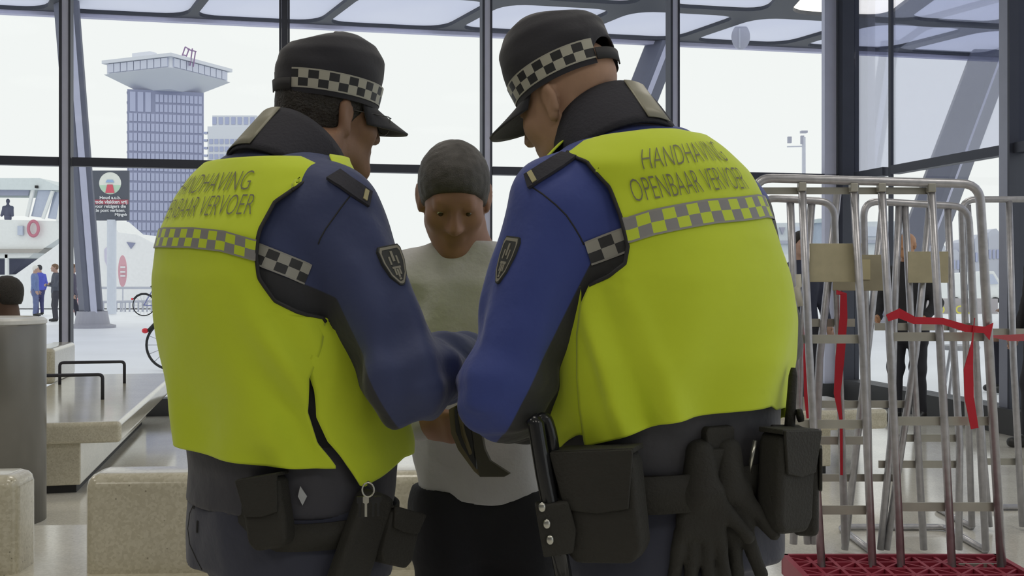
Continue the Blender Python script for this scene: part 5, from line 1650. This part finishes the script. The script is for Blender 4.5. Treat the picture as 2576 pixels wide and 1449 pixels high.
vA, rowsA = panel(pA, TA, 'vest_back', zbA, ztA, lambda z: -eA(z), eA, offA, M_hiviz, 80, 120, dispA, label='fluorescent yellow vest back with printed lettering')
MB().tube([rowsA[j][-1] for j in range(0, 121, 1) if rowsA[j][-1].z > W(0, 812, 1.95).z], 0.0035, 6).build('armhole_piping', M_piping, vA, smooth=True)
fe = edge_fn(TA, [(800, 850), (770, 925), (792, 985), (796, 1050), (822, 1110), (868, 1168)], 0.004)
z_arm = TA.find(826, 800, 0.004)[1]
def f0A(z): return float(fe(z)) if z < z_arm else max(float(fe(z_arm)), math.pi - float(eA(z)))
zfA = zline(TA, [(868, 1168), (885, 1192), (906, 1226), (960, 1196), (1012, 1150)], 0.004)
def offFA(th, z): return 0.002 + 0.012 * max(0, min(1, (1.12 - z) / 0.15))
fdF = folds(9, 0.007)
vF, rowsF = panel(pA, TA, 'vest_front', lambda th: zfA(min(th, 2 * math.pi - th)), lambda th: z_arm + 0.30, f0A, lambda z: 2 * math.pi - f0A(z), offFA, M_hiviz, 80, 90, lambda th, z: fdF(th, z) * max(0, min(1, (1.4 - z) / 0.2)))
zc1 = zline(TA, [(395, 594), (480, 597), (560, 607), (640, 630)], 0.004)
thR = float(eA(zc1(0.9))); thv = np.linspace(-1.0, float(eA(1.40)) - 0.005, 70)
strip(vA, TA, 'chequered_stripe', thv, zc1, 0.0185, lambda th, z: surfA(th, z) + 0.0030, M_chkV, 0.0205)
for s_, hgt, wid, px, py in (('HANDHAVING', 0.036, 0.225, 522, 458), ('OPENBAAR VERVOER', 0.037, 0.285, 492, 520)):
    th0, z0_ = TA.find(px, py, 0.006)
    text_fit(vA, TA, 'lettering', s_, hgt, wid, th0, lambda th, z0_=z0_: z0_, lambda th, z: surfA(th, z) + 0.0030, M_print)
# jacket chequer band between vest and sleeve
pts = [hit(bvA, 640 + i * 10.5, 636 + i * 4.2) for i in range(14)]
def band_on(pts, half, name, m, par, sq, upv=Vector((0, 0, 1))):
    V, Fc, UV = [], [], []; L = 0
    for i, (p, n) in enumerate(pts):
        t = (pts[min(i + 1, len(pts) - 1)][0] - pts[max(i - 1, 0)][0]).normalized()
        u = n.cross(t).normalized()
        if u.z < 0: u = -u
        if i: L += (p - pts[i - 1][0]).length
        V += [p + n * 0.003 - u * half, p + n * 0.003 + u * half]; UV += [(L / sq, 0), (L / sq, 1)]
        if i: Fc.append((2 * i - 2, 2 * i, 2 * i + 1, 2 * i - 1))
    return obj(name, V, Fc, m, par, smooth=True, uvs=UV)
band_on(pts, 0.019, 'chequered_stripe', M_chkJ, jA, 0.021)
make_cap(pA, headA, False, 1.0, -2.72, 2.72, 0.090, 0.034)
axA = (fA * math.sin(math.radians(38)) + Vector((0, 0, 1)) * math.cos(math.radians(38)))
make_collar(pA, W(775, 362, 2.10), axA, 0.100, 0.112, 0.115, fA, [(632, 340), (675, 340)])
seam(jA, bvA, [(880, 494), (858, 522), (838, 550), (820, 575), (806, 600), (798, 622)])
p, n = hit(bvA, 993, 668); shield(jA, p, n, Vector((-0.25, 0, 1)), 0.050, 0.076)
ep = [hit(bvA, 838 + 9 * i, 442 + 6.2 * i) for i in range(11)]
ribbon('epaulette', [p + n * 0.004 for p, n in ep], strap_w(ep, 0.018), M_collar, jA, th=0.003)
ribbon('rank_slide', [p + n * 0.008 for p, n in ep[8:10]], strap_w(ep, 0.012)[8:10], M_gold, jA, th=0.001)
# glasses: temple arm and rim of the far lens
hcA, RA = headA
def HA(x, y, z): return Vector(hcA) + Vector(RA @ np.array([x, y, z]))
g = MB()
for s_ in (-1, 1):
    g.tube([HA(s_ * 0.078, 0.005, 0.012), HA(s_ * 0.070, 0.096, 0.016), HA(s_ * 0.060, 0.112, 0.016)], 0.0010, 6)
    g.tube([HA(s_ * 0.034 + 0.025 * math.cos(t * math.pi / 10), 0.118 - 0.006 * abs(math.cos(t * math.pi / 10)), 0.004 + 0.019 * math.sin(t * math.pi / 10)) for t in range(20)], 0.0010, 6, close=True)
g.tube([HA(-0.010, 0.118, 0.008), HA(0.010, 0.118, 0.008)], 0.0010, 6)
g.build('eyeglasses', mat('glasses_metal', (0.10, 0.10, 0.10), 0.35, 0.7), pA, smooth=True)
# belt and pouches
bt = strip(pA, TA, 'duty_belt', np.linspace(-math.pi, math.pi, 80), lambda th: W(0, 1222, 2.1).z - 0.052 * max(0.0, min(1.0, (th - 0.15) / 0.5)), 0.024, lambda th, z: -0.022 + 0.020 * max(0.0, min(1.0, (th - 0.15) / 0.4)), M_leather, 1.0)
bt.modifiers.new('thickness', 'SOLIDIFY').thickness = 0.006
tr = [o for o in pA.children if o.name.startswith('trousers')][0]
bvsA = [bvA, bvh_of(tr), bvh_of(bt)]
seam(tr, bvsA[1], [(488, 1268), (478, 1290), (473, 1330), (478, 1370), (496, 1410), (515, 1445)], 'trouser_seam')
seam(tr, bvsA[1], [(492, 1266), (486, 1284)], 'pocket_slit', 0.0035)
seam(tr, bvsA[1], [(462, 1316), (458, 1336), (454, 1352)], 'pocket_slit', 0.003)
p, n = first_hit(bvsA, 688, 1285); pouch(pA, p, n, 0.078, 0.125, 0.045, tilt=0.20, flap=0.50)
p, n = first_hit(bvsA, 890, 1370); pouch(pA, p, n, 0.072, 0.20, 0.04, tilt=-0.42, flap=0.0, name='holster')
p, n = first_hit(bvsA, 955, 1340); n2 = (n + rA * 0.9).normalized(); pouch(pA, Vector(W(962, 1345, p.y + 0.01)), n2, 0.085, 0.10, 0.055, tilt=-0.35, flap=0.35)
p, n = first_hit(bvsA, 757, 1245); MB().prism([p + n * 0.004 + Vector(q) for q in ((0, 0, 0.016), (0.012, 0, -0.002), (0.004, 0, -0.018), (-0.004, 0, -0.002))], n * 0.004).build('belt_clip', mat('pale_clip', (0.45, 0.47, 0.50), 0.4), pA)
kp = W(926, 1232, 1.80)
kr = empty('key_bunch', kp, 'bunch of keys hanging below the left officer\'s vest', 'keys')
MB().tube([kp + Vector((0.010 * math.cos(t * math.pi / 8), 0, 0.012 * math.sin(t * math.pi / 8))) for t in range(16)], 0.0016, 6, close=True).build('key_ring', M_steel, kr, smooth=True)
for i, dx in enumerate((-0.014, -0.004, 0.008, 0.016)):
    q = kp + Vector((dx, 0.002 * i, -0.012))
    MB().prism([q + Vector(v) for v in ((-0.005, 0, 0), (0.005, 0, 0), (0.005, 0, -0.010), (0.002, 0, -0.012), (0.002, 0, -0.034), (-0.002, 0, -0.034), (-0.002, 0, -0.012), (-0.005, 0, -0.010))], Vector((0, 0.002, 0))).build('key', M_steel if i == 1 else M_gloss, kr)
MB().tube([kp + Vector((0, 0, 0.012)), kp + Vector((0.0, 0.09, -0.02))], 0.003, 6).build('key_strap', M_leather, kr)

# =================================================================== officer on the right
TB = Torso([(1260, 1395, 1985, 2.02, .78), (1150, 1388, 1985, 2.02, .78), (1080, 1375, 1980, 2.02, .78), (1000, 1368, 1985, 2.01, .76), (900, 1372, 2000, 2.0, .74),
            (800, 1378, 2003, 2.0, .72), (700, 1385, 1988, 1.99, .70), (600, 1378, 1962, 1.99, .68), (500, 1372, 1925, 2.0, .66), (430, 1352, 1885, 2.0, .68),
            (370, 1405, 1812, 2.01, .80), (330, 1445, 1745, 2.03, .92), (295, 1465, 1690, 2.06, 1.0)], math.radians(-30))
cx, cy, _, _ = TB.at(TB.z0)
pB = empty('person', (float(cx), float(cy), 0), 'person in yellow vest over bright blue jacket on the right, shaved head bowed', 'person', 'officers in yellow vests')
fB, rB = Vector(TB.f), Vector(TB.r)
legsB = legs_from(TB, fB, rB)
headB = (np.array(W(1436, 262, 2.06)), rot(math.radians(-54), math.radians(22), math.radians(-3)))
neckB = np.array(W(1545, 365, 2.05))
armB = [(np.array((0.415, 2.10, 1.47)), np.array(W(1922, 860, 2.18)), np.array(W(1560, 960, 2.42)), (0.084, 0.072, 0.056), (Vector((-0.12, 0.05, 0)), Vector((0, -0.4, 0.6)), -1, 0.7)),
        (np.array(W(1404, 525, 1.90)), np.array(W(1268, 980, 1.87)), np.array(W(1310, 1045, 2.10)), (0.089, 0.074, 0.058), (Vector((-0.02, 0.12, -0.01)), Vector((0.6, 0, -0.3)), -1, 0.7))]
make_body(pB, TB, headB, neckB, armB, legsB, M_skinB)
make_trousers(pB, TB, None, legsB, M_trou, ztop=W(0, 1200, 2.0).z, off=-0.006)
make_shoes(pB, legsB, M_shoe)
sb1 = plane_fn(W(1437, 747, 1.86), W(1277, 1072, 1.84), Vector((-0.05, 1, 0)), 1)
if sb1(np.array([tuple(W(1560, 900, 1.9))]))[0] < 0: sb1 = plane_fn(W(1437, 747, 1.86), W(1277, 1072, 1.84), Vector((-0.05, 1, 0)), -1)
sb2 = plane_fn(W(1480, 655, 1.86), W(1570, 625, 1.84), Vector((0, 1, 0)), 1)
if sb2(np.array([tuple(W(1560, 900, 1.9))]))[0] < 0: sb2 = plane_fn(W(1480, 655, 1.86), W(1570, 625, 1.84), Vector((0, 1, 0)), -1)
zhB, zjB = W(0, 1160, 2.0).z, W(0, 1000, 2.0).z
def jackB(p):
    d = TB.imp(p, -0.014, zhB, TB.z1 - 0.03)
    d = d + 0.003 * vn(p, 20, 5.0)
    for i, a in enumerate(armB): d = smin(d, sleeve_sdf(p, a[0], a[1], a[2], a[3], 0.0065, 4.0 + i), 0.05)
    return smax(d, zhB - p[:, 2], 0.006)
lo, hi = bounds([TB.pt(t, z, 0.03) for t in np.linspace(0, 6.28, 9) for z in (TB.z0, TB.z1, 1.1, 1.4)] + [q for a in armB for q in a[:3]], 0.12)
lo[2] = zhB - 0.05
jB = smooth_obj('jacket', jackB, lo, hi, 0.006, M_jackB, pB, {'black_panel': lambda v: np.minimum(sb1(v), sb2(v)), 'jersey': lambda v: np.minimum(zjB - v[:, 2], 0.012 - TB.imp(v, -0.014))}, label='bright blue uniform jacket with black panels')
bvB = bvh_of(jB)
armB_px = [(1425, 384), (1475, 406), (1530, 470), (1562, 545), (1577, 620), (1572, 662), (1532, 694), (1482, 716)]
seamB_px = [(1464, 770), (1452, 840), (1453, 950), (1464, 1050), (1476, 1116)]
eB = edge_fn(TB, armB_px + seamB_px, 0.004)
zbB = zline(TB, [(1476, 1120), (1560, 1100), (1660, 1069), (1750, 1049), (1850, 1034), (1930, 1022), (1960, 1032)], 0.004)
ztB = zline(TB, [(1430, 382), (1470, 352), (1520, 338), (1580, 330), (1640, 323), (1700, 322), (1740, 332)], 0.004)
fdB = folds(17, 0.009)
def offB(th, z): return 0.004 + 0.010 * max(0, min(1, (1.15 - z) / 0.15))
def dispB(th, z):
    w = max(0.0, min(1.0, (1.42 - z) / 0.2))
    d = fdB(th, z) * w
    q = (th + 0.85) + (z - 1.1) * 1.9
    d += 0.014 * w * math.exp(-(q / 0.09) ** 2) * max(0, min(1, (1.36 - z) / 0.1)) - 0.009 * w * math.exp(-((q - 0.20) / 0.09) ** 2) + 0.008 * w * math.exp(-((q - 0.45) / 0.10) ** 2)
    d += 0.006 * math.exp(-((z - 1.075) / 0.02) ** 2) * math.exp(-((th + 0.6) / 0.35) ** 2)
    return d
def surfB(th, z): return offB(th, z) + dispB(th, z)
vB, rowsB = panel(pB, TB, 'vest_back', zbB, ztB, eB, lambda z: -eB(z), offB, M_hiviz, 90, 130, dispB, label='fluorescent yellow vest back with printed lettering')
MB().tube([rowsB[j][0] for j in range(131) if rowsB[j][0].z > W(0, 722, 1.9).z], 0.0035, 6).build('armhole_piping', M_piping, vB, smooth=True)
feB = edge_fn(TB, [(1456, 860), (1457, 950), (1464, 1040), (1470, 1085)], 0.004)
z_armB = TB.find(1482, 716, 0.004)[1]
def f0B(z): return float(feB(z)) if z < z_armB else min(float(feB(z_armB)), -math.pi - float(eB(z)))
zfB = zline(TB, [(1455, 1092), (1430, 1108), (1396, 1152), (1380, 1100)], 0.004)
fdG = folds(23, 0.006)
panel(pB, TB, 'vest_front', lambda th: zfB(max(th, -2 * math.pi - th)), lambda th: z_armB + 0.28, lambda z: -2 * math.pi - f0B(z), f0B, lambda th, z: 0.002 + 0.012 * max(0, min(1, (1.15 - z) / 0.15)), M_hiviz, 80, 90, lambda th, z: fdG(th, z) * max(0, min(1, (1.4 - z) / 0.2)))
zcB = zline(TB, [(1580, 580), (1640, 560), (1700, 547), (1800, 531), (1915, 517)], 0.004)
strip(vB, TB, 'chequered_stripe', np.linspace(float(eB(zcB(-0.6))) + 0.005, 1.15, 80), zcB, 0.0215, lambda th, z: surfB(th, z) + 0.0030, M_chkV, 0.0245)
zlB = zline(TB, [(1590, 470), (1700, 452), (1800, 440), (1885, 434)], 0.004)
for s_, hgt, wid, px, py in (('HANDHAVING', 0.037, 0.190, 1732, 383), ('OPENBAAR VERVOER', 0.039, 0.268, 1752, 456)):
    th0, z0_ = TB.find(px, py, 0.006)
    dz_ = z0_ - zlB(th0)
    text_fit(vB, TB, 'lettering', s_, hgt, wid, th0, lambda th, dz_=dz_: zlB(th) + dz_, lambda th, z: surfB(th, z) + 0.0030, M_print)
pts = [hit(bvB, 1478 + i * 10, 638 - i * 3.6) for i in range(11)]
band_on(pts, 0.0215, 'chequered_stripe', M_chkJ, jB, 0.0245)
make_cap(pB, headB, True, 1.08, -2.68, 2.68, 0.096, 0.016)
axB = (fB * math.sin(math.radians(38)) + Vector((0, 0, 1)) * math.cos(math.radians(38)))
make_collar(pB, W(1510, 305, 2.07), axB, 0.106, 0.120, 0.120, fB, [(1590, 255), (1640, 255)])
p, n = hit(bvB, 1272, 655); shield(jB, p, n, Vector((0.2, 0, 1)), 0.046, 0.086)
ep = [hit(bvB, 1432 - 10.5 * i, 394 + 6.6 * i) for i in range(11)]
ribbon('epaulette', [p + n * 0.004 for p, n in ep], strap_w(ep, 0.017), M_collar, jB, th=0.003)
ribbon('rank_slide', [p + n * 0.008 for p, n in ep[8:10]], strap_w(ep, 0.014)[8:10], M_gold, jB, th=0.001)
seam(jB, bvB, [(1326, 463), (1365, 488), (1399, 516), (1425, 542), (1444, 570), (1460, 597), (1473, 625)])
# belt
bt = strip(pB, TB, 'duty_belt', np.linspace(-math.pi, math.pi, 80), lambda th: W(0, 1185, 2.0).z + 0.012 * math.sin(th), 0.032, 0.010, M_leather, 1.0)
bt.modifiers.new('thickness', 'SOLIDIFY').thickness = 0.006
tr = [o for o in pB.children if o.name.startswith('trousers')][0]
bvsB = [bvB, bvh_of(tr), bvh_of(bt)]
p, n = first_hit(bvsB, 1530, 1262); pouch(pB, p, n, 0.140, 0.185, 0.060, tilt=0.10, flap=0.50, label='large square belt pouch')
p, n = first_hit(bvsB, 1786, 1168); pouch(pB, p, n, 0.060, 0.060, 0.028, tilt=0.0, flap=0.0)
p, n = first_hit(bvsB, 1800, 1110); pouch(pB, p, n, 0.060, 0.055, 0.02, tilt=0.0, flap=0.0, name='belt_keeper')
p, n = first_hit(bvsB, 1935, 1205); pouch(pB, p + Vector((0.01, 0, 0)), n, 0.100, 0.175, 0.055, tilt=-0.08, flap=0.4, name='radio_pouch')
rp = W(2000, 1235, p.y + 0.03); pouch(pB, rp, (n + rB * 0.8), 0.058, 0.155, 0.045, tilt=-0.05, flap=0.45, name='spray_pouch')
MB().sphere(W(1984, 1272, p.y - 0.04), 0.007, 0.007, 0.007, 12, 8).build('press_stud', M_steel, pB, smooth=True)
rd = W(1992, 1000, 1.93)
radio = empty('two_way_radio', W(1985, 1120, 1.93), 'black radio aerial rising from the right officer\'s belt', 'radio')
MB().tube([W(1996, 925, 1.93), W(1995, 945, 1.93), W(1988, 1050, 1.93), W(1984, 1120, 1.93)], [0.0045, 0.008, 0.0095, 0.011], 10).build('aerial', M_leather, radio, smooth=True)
MB().tube([W(2006, 1046, 1.925), W(2018, 1044, 1.925)], 0.012, 12).build('knob', M_leather, radio, smooth=True)
MB().box(W(1978, 1140, 1.935), Vector((0.028, 0, 0)), Vector((0, 0.016, 0)), Vector((0, 0, 0.05))).build('radio_body', M_leather, radio, bevel=0.005)
p, n = first_hit(bvsB, 1895, 1150)
MB().tube([W(1900, 1108, p.y - 0.035), W(1884, 1190, p.y - 0.035)], 0.0045, 10).build('pen', M_steel, pB, smooth=True)

# baton in its holder on the officer's left hip
bat = empty('baton', W(1395, 1300, 1.80), 'black side-handle baton hanging at the right officer\'s left hip', 'baton')
bY = 1.80
MB().tube([W(1336, 1050, bY), W(1348, 1065, bY), W(1368, 1190, bY), W(1388, 1290, bY), W(1420, 1460, bY)], [0.012, 0.0145, 0.0145, 0.0145, 0.0145], 14).build('shaft', M_gloss, bat, smooth=True)
MB().tube(rounded_path([W(1350, 1062, bY + 0.01), W(1372, 1046, bY + 0.015), W(1386, 1090, bY + 0.015), W(1408, 1250, bY + 0.02)], 0.012, 4), 0.011, 12).build('side_handle', M_gloss, bat, smooth=True)
hl = MB(); hc_ = W(1396, 1325, bY - 0.005)
ax_ = (W(1420, 1460, bY) - W(1368, 1190, bY)).normalized(); sd_ = ax_.cross(Vector((0, -1, 0))).normalized()
hl.prism([hc_ + sd_ * a - ax_ * b + Vector((0, -0.016, 0)) for a, b in ((-0.030, 0.040), (0.026, 0.044), (0.028, -0.044), (-0.022, -0.046), (-0.034, -0.01))], Vector((0, 0.036, 0)))
ho = hl.build('baton_holder', M_leather, pB, bevel=0.004)
for x, y in ((1364, 1276), (1376, 1318), (1384, 1358)):
    q = W(x, y, bY - 0.024)
    MB().sphere(q, 0.0065, 0.004, 0.0085, 14, 8).build('press_stud', M_steel, ho, smooth=True)

# black gloves hanging from the belt
p, n = first_hit(bvsB, 1790, 1290)
gl = empty('glove_pair', W(1790, 1300, p.y - 0.03), 'pair of black gloves hanging under the right officer\'s belt', 'gloves')
def glove(cx_, cy_, fan, Yg, nm):
    c = W(cx_, cy_, Yg)
    def f(q):
        d = rbox(q, c, (0.042, 0.016, 0.05), np.eye(3), 0.014)
        for k_, (dx, ln) in enumerate(((-0.034, 0.075), (-0.012, 0.09), (0.010, 0.088), (0.031, 0.075))):
            a = c + Vector((dx, 0, -0.035)); b = a + Vector((dx * fan, 0, -ln))
            d = smin(d, cone(q, a, b, 0.0135, 0.0115), 0.006)
        a = c + Vector((0.035, 0, 0.015)); d = smin(d, cone(q, a, a + Vector((0.045, -0.005, -0.055)), 0.014, 0.012), 0.012)
        d = smin(d, cone(q, c + Vector((0, 0, 0.04)), c + Vector((0, 0.005, 0.10)), 0.034, 0.026), 0.02)
        return d + 0.0015 * vn(q, 90, 1)
    smooth_obj(nm, f, np.array(c) - 0.19, np.array(c) + 0.19, 0.005, M_leather, gl)
glove(1762, 1290, 0.35, p.y - 0.025, 'glove')
glove(1828, 1282, 0.9, p.y - 0.005, 'glove')

# =================================================================== person being checked, facing the camera
TC = Torso([(1260, 1062, 1402, 2.55, .62), (1150, 1042, 1402, 2.55, .66), (1050, 1040, 1398, 2.55, .68), (900, 1034, 1396, 2.55, .66), (780, 1020, 1398, 2.55, .64),
            (710, 990, 1398, 2.55, .58), (665, 1000, 1372, 2.55, .52), (632, 1060, 1300, 2.54, .60), (605, 1105, 1240, 2.53, .85), (580, 1112, 1220, 2.52, .95)], math.radians(180))
cx, cy, _, _ = TC.at(TC.z0)
pC = empty('person', (float(cx), float(cy), 0), 'person in pale grey sweater and black trousers between the two officers', 'person')
fC, rC = Vector(TC.f), Vector(TC.r)
legsC = legs_from(TC, fC, rC, half=0.085, hz=0.80)
headC = (np.array(W(1142, 495, 2.49)), rot(math.radians(176), math.radians(34)))
neckC = np.array(W(1166, 622, 2.55))
armC = [(np.array(W(1012, 705, 2.56)), np.array(W(985, 950, 2.50)), np.array(W(1062, 1058, 2.36)), (0.068, 0.058, 0.046), (Vector((0.11, -0.10, -0.01)), Vector((0.3, 0.7, 0.3)), 1, 0.55)),
        (np.array(W(1385, 705, 2.56)), np.array(W(1420, 950, 2.50)), np.array(W(1360, 1050, 2.36)), (0.068, 0.058, 0.046), (Vector((-0.11, -0.08, -0.01)), Vector((-0.3, 0.7, 0.3)), -1, 0.55))]
make_body(pC, TC, headC, neckC, armC, legsC, M_skinC)
make_hair(pC, headC, M_hairG, front=0.072, low=-0.06, thick=0.007, fringe=0.045, mess=0.0012)
M_sw_ = mat('pale_grey_sweater', (0.54, 0.54, 0.56), 0.85, var=0.05, bump=0.2, bscale=60, sheen=0.3)
zhC = W(0, 1248, 2.55).z
def sweat(p):
    d = TC.imp(p, 0.004, zhC - 0.02, TC.z1 - 0.02)
    for i, a in enumerate(armC): d = smin(d, sleeve_sdf(p, a[0], a[1], a[2], a[3], 0.005, 7.0 + i), 0.05)
    d = d + 0.006 * vn(p * np.array([1.6, 1, 0.5]), 26, 4) + 0.004 * vn(p, 30, 9)
    return smax(smax(d, zhC + 0.004 * np.sin(p[:, 0] * 40) - p[:, 2], 0.008), p[:, 2] - W(0, 607, 2.53).z, 0.004)
lo, hi = bounds([TC.pt(t, z, 0.03) for t in np.linspace(0, 6.28, 9) for z in (TC.z0, TC.z1, 1.1, 1.4)] + [q for a in armC for q in a[:3]], 0.12)
smooth_obj('sweater', sweat, lo, hi, 0.007, M_sw_, pC)
make_trousers(pC, TC, None, legsC, mat('black_trousers', (0.014, 0.015, 0.020), 0.85, var=0.1, bump=0.2, bscale=50), ztop=zhC + 0.03, off=-0.012)
make_shoes(pC, legsC, M_shoe)

# open wallet in the hands between them
wy = 2.22
wal = empty('open_wallet', W(1200, 1150, wy), 'open black wallet with brown edges held out over the pale sweater', 'wallet')
M_wl = mat('wallet_black_leather', (0.020, 0.022, 0.022), 0.5, var=0.1)
M_we = mat('wallet_brown_edge', (0.17, 0.145, 0.075), 0.6)
def leaf(nm, pts, dep, m, Y0, th):
    o = MB(); o.prism([W(x, y, Y0 + dy) for x, y, dy in pts], Vector((0.004, th, 0))); return o.build(nm, m, wal, bevel=0.0015)
leaf('cover', [(1128, 1030, 0), (1162, 1012, 0.0), (1184, 1040, .01), (1196, 1110, .01), (1208, 1200, .02), (1192, 1186, .02), (1152, 1132, .01), (1134, 1090, 0)], 0, M_we, wy, 0.010)
leaf('inner_pocket', [(1142, 1030, 0), (1164, 1018, 0.0), (1180, 1046, .01), (1190, 1112, .01), (1198, 1182, .02), (1160, 1122, .01), (1146, 1086, 0)], 0, M_wl, wy - 0.008, 0.007)
leaf('card_pocket', [(1180, 1040, 0), (1206, 1060, 0), (1218, 1130, 0), (1232, 1160, 0), (1282, 1192, 0), (1268, 1200, 0), (1206, 1200, 0), (1192, 1130, 0)], 0, mat('wallet_olive_leather', (0.075, 0.072, 0.050), 0.6, var=0.1), wy + 0.004, 0.010)
leaf('card', [(1150, 1040, 0), (1156, 1036, 0), (1166, 1086, 0), (1184, 1140, .01), (1180, 1146, .01), (1160, 1096, 0)], 0, M_we, wy - 0.011, 0.003)

# =================================================================== other people
def dark(n_, c): return mat(n_, c, 0.85, var=0.1, bump=0.15)
# seated at the long bench, head above the bin
seat = W(36, 1100, 6.95); 
figure('person', 'dark-haired person seated behind the grey bin, back turned', (-3.16, 6.75, 0), 1.77, math.radians(-82), mat('skin_dark', (0.10, 0.055, 0.035), 0.6), dark('black_coat', (0.02, 0.02, 0.025)), dark('dark_jeans', (0.03, 0.03, 0.045)), M_shoe, M_hairD, sit=0.52, h=0.014,
       arms=[((0.22, 0.14, 1.12), (0.10, 0.32, 1.0)), ((-0.22, 0.14, 1.12), (-0.10, 0.32, 1.0))])
# outside left
b = W(88, 790, 38); figure('person', 'person in blue jacket and jeans with white hair standing on the quay', (b.x, b.y, 0), 1.80, math.radians(75), M_skinF, dark('denim_blue_jacket', (0.16, 0.22, 0.42)), dark('blue_jeans', (0.14, 0.17, 0.32)), M_shoe, mat('white_hair', (0.75, 0.74, 0.70), 0.7), h=0.028)
b = W(100, 786, 39.5); figure('person', 'person in bright blue and yellow top half hidden behind the blue jacket', (b.x, b.y, 0), 1.84, math.radians(-60), M_skinF, dark('royal_blue_top', (0.10, 0.12, 0.55)), dark('navy_trousers_far', (0.06, 0.06, 0.16)), M_shoe, mat('dark_hair_far', (0.04, 0.04, 0.05), 0.7), h=0.030)
b = W(140, 806, 33.5); figure('person', 'person in dark clothes with folded arms beside the window mullion', (b.x, b.y, 0), 1.80, math.radians(-125), M_skinF, dark('charcoal_jacket', (0.10, 0.11, 0.14)), dark('charcoal_trousers', (0.06, 0.06, 0.075)), M_shoe, mat('brown_hair_far', (0.20, 0.12, 0.07), 0.7), h=0.026,
       arms=[((0.24, 0.06, 1.13), (-0.10, 0.22, 1.16)), ((-0.24, 0.06, 1.13), (0.10, 0.24, 1.12))])
b = W(182, 818, 31); figure('person', 'person in long dark coat walking between mullion and leaning column', (b.x, b.y, 0), 1.76, math.radians(80), M_skinF, dark('plum_coat', (0.11, 0.10, 0.15)), dark('black_legs', (0.04, 0.04, 0.06)), M_shoe, mat('brown_hair_far', (0.20, 0.12, 0.07), 0.7), h=0.026, stride=0.2, longcoat=True)
# right side, inside the hall by the glass
b = W(2284, 1057, 10.15); figure('person', 'bald person in black standing behind the cages by the right glass', (b.x, b.y, 0), 1.78, math.radians(-140), mat('skin_warm', (0.50, 0.26, 0.14), 0.5), dark('black_shirt', (0.025, 0.025, 0.03)), dark('black_slacks', (0.018, 0.018, 0.025)), M_shoe, None, h=0.018,
       arms=[((0.27, 0.0, 1.12), (0.22, 0.18, 0.98)), ((-0.27, 0.0, 1.12), (-0.22, 0.18, 0.98))], stride=0.05)
b = W(2012, 1050, 10.3); figure('person', 'person in dark coat mostly hidden between right officer and cages', (b.x, b.y, 0), 1.80, math.radians(165), M_skinF, dark('dark_blue_coat', (0.035, 0.04, 0.07)), dark('black_slacks', (0.018, 0.018, 0.025)), M_shoe, M_hairD, h=0.018)
b = W(2634, 1110, 8.5); figure('person', 'person dressed in black cut off by the right picture edge', (b.x, b.y, 0), 1.82, math.radians(-100), M_skinF, dark('black_coat', (0.02, 0.02, 0.025)), dark('black_slacks', (0.018, 0.018, 0.025)), M_shoe, M_hairD, h=0.018, stride=0.08)
# outside the right glass, seated on a stool
sp = W(2545, 986, 12.7)
st = empty('bar_stool', (sp.x + 0.28, sp.y + 0.05, 0), 'low round stool under the seated person outside the right glass', 'stool', 'round stools outside the right glass')
def stool(root, h_):
    o = ORG[root.name]
    lathe(Vector((o.x, o.y, 0)), [(0.001, h_ - 0.05), (0.19, h_ - 0.05), (0.20, h_ - 0.02), (0.19, h_), (0.001, h_)], 28).build('seat', mat('stool_seat', (0.45, 0.45, 0.48), 0.5), root)
    for t in range(4):
        a = t * math.pi / 2 + 0.6
        MB().tube([Vector((o.x + 0.12 * math.cos(a), o.y + 0.12 * math.sin(a), h_ - 0.05)), Vector((o.x + 0.22 * math.cos(a), o.y + 0.22 * math.sin(a), 0.0))], 0.018, 8).build('leg', M_tube, root)
stool(st, 0.50)
st2p = W(2446, 1022, 11.4)
st2 = empty('bar_stool', (st2p.x, st2p.y + 0.3, 0), 'empty round stool outside the right glass beside the red strap', 'stool', 'round stools outside the right glass')
stool(st2, 0.62)
figure('person', 'person in grey cap and dark coat seated with raised hands outside the right glass', (sp.x + 0.28, sp.y + 0.05, 0), 1.75, math.radians(-95), mat('skin_mid', (0.30, 0.18, 0.12), 0.6), dark('brown_coat', (0.07, 0.06, 0.06)), dark('dark_jeans', (0.03, 0.03, 0.045)), M_shoe, mat('grey_beanie', (0.40, 0.40, 0.42), 0.9), sit=0.58, h=0.020,
       arms=[((0.22, 0.20, 1.10), (0.05, 0.36, 1.30)), ((-0.22, 0.20, 1.10), (-0.05, 0.36, 1.28))])
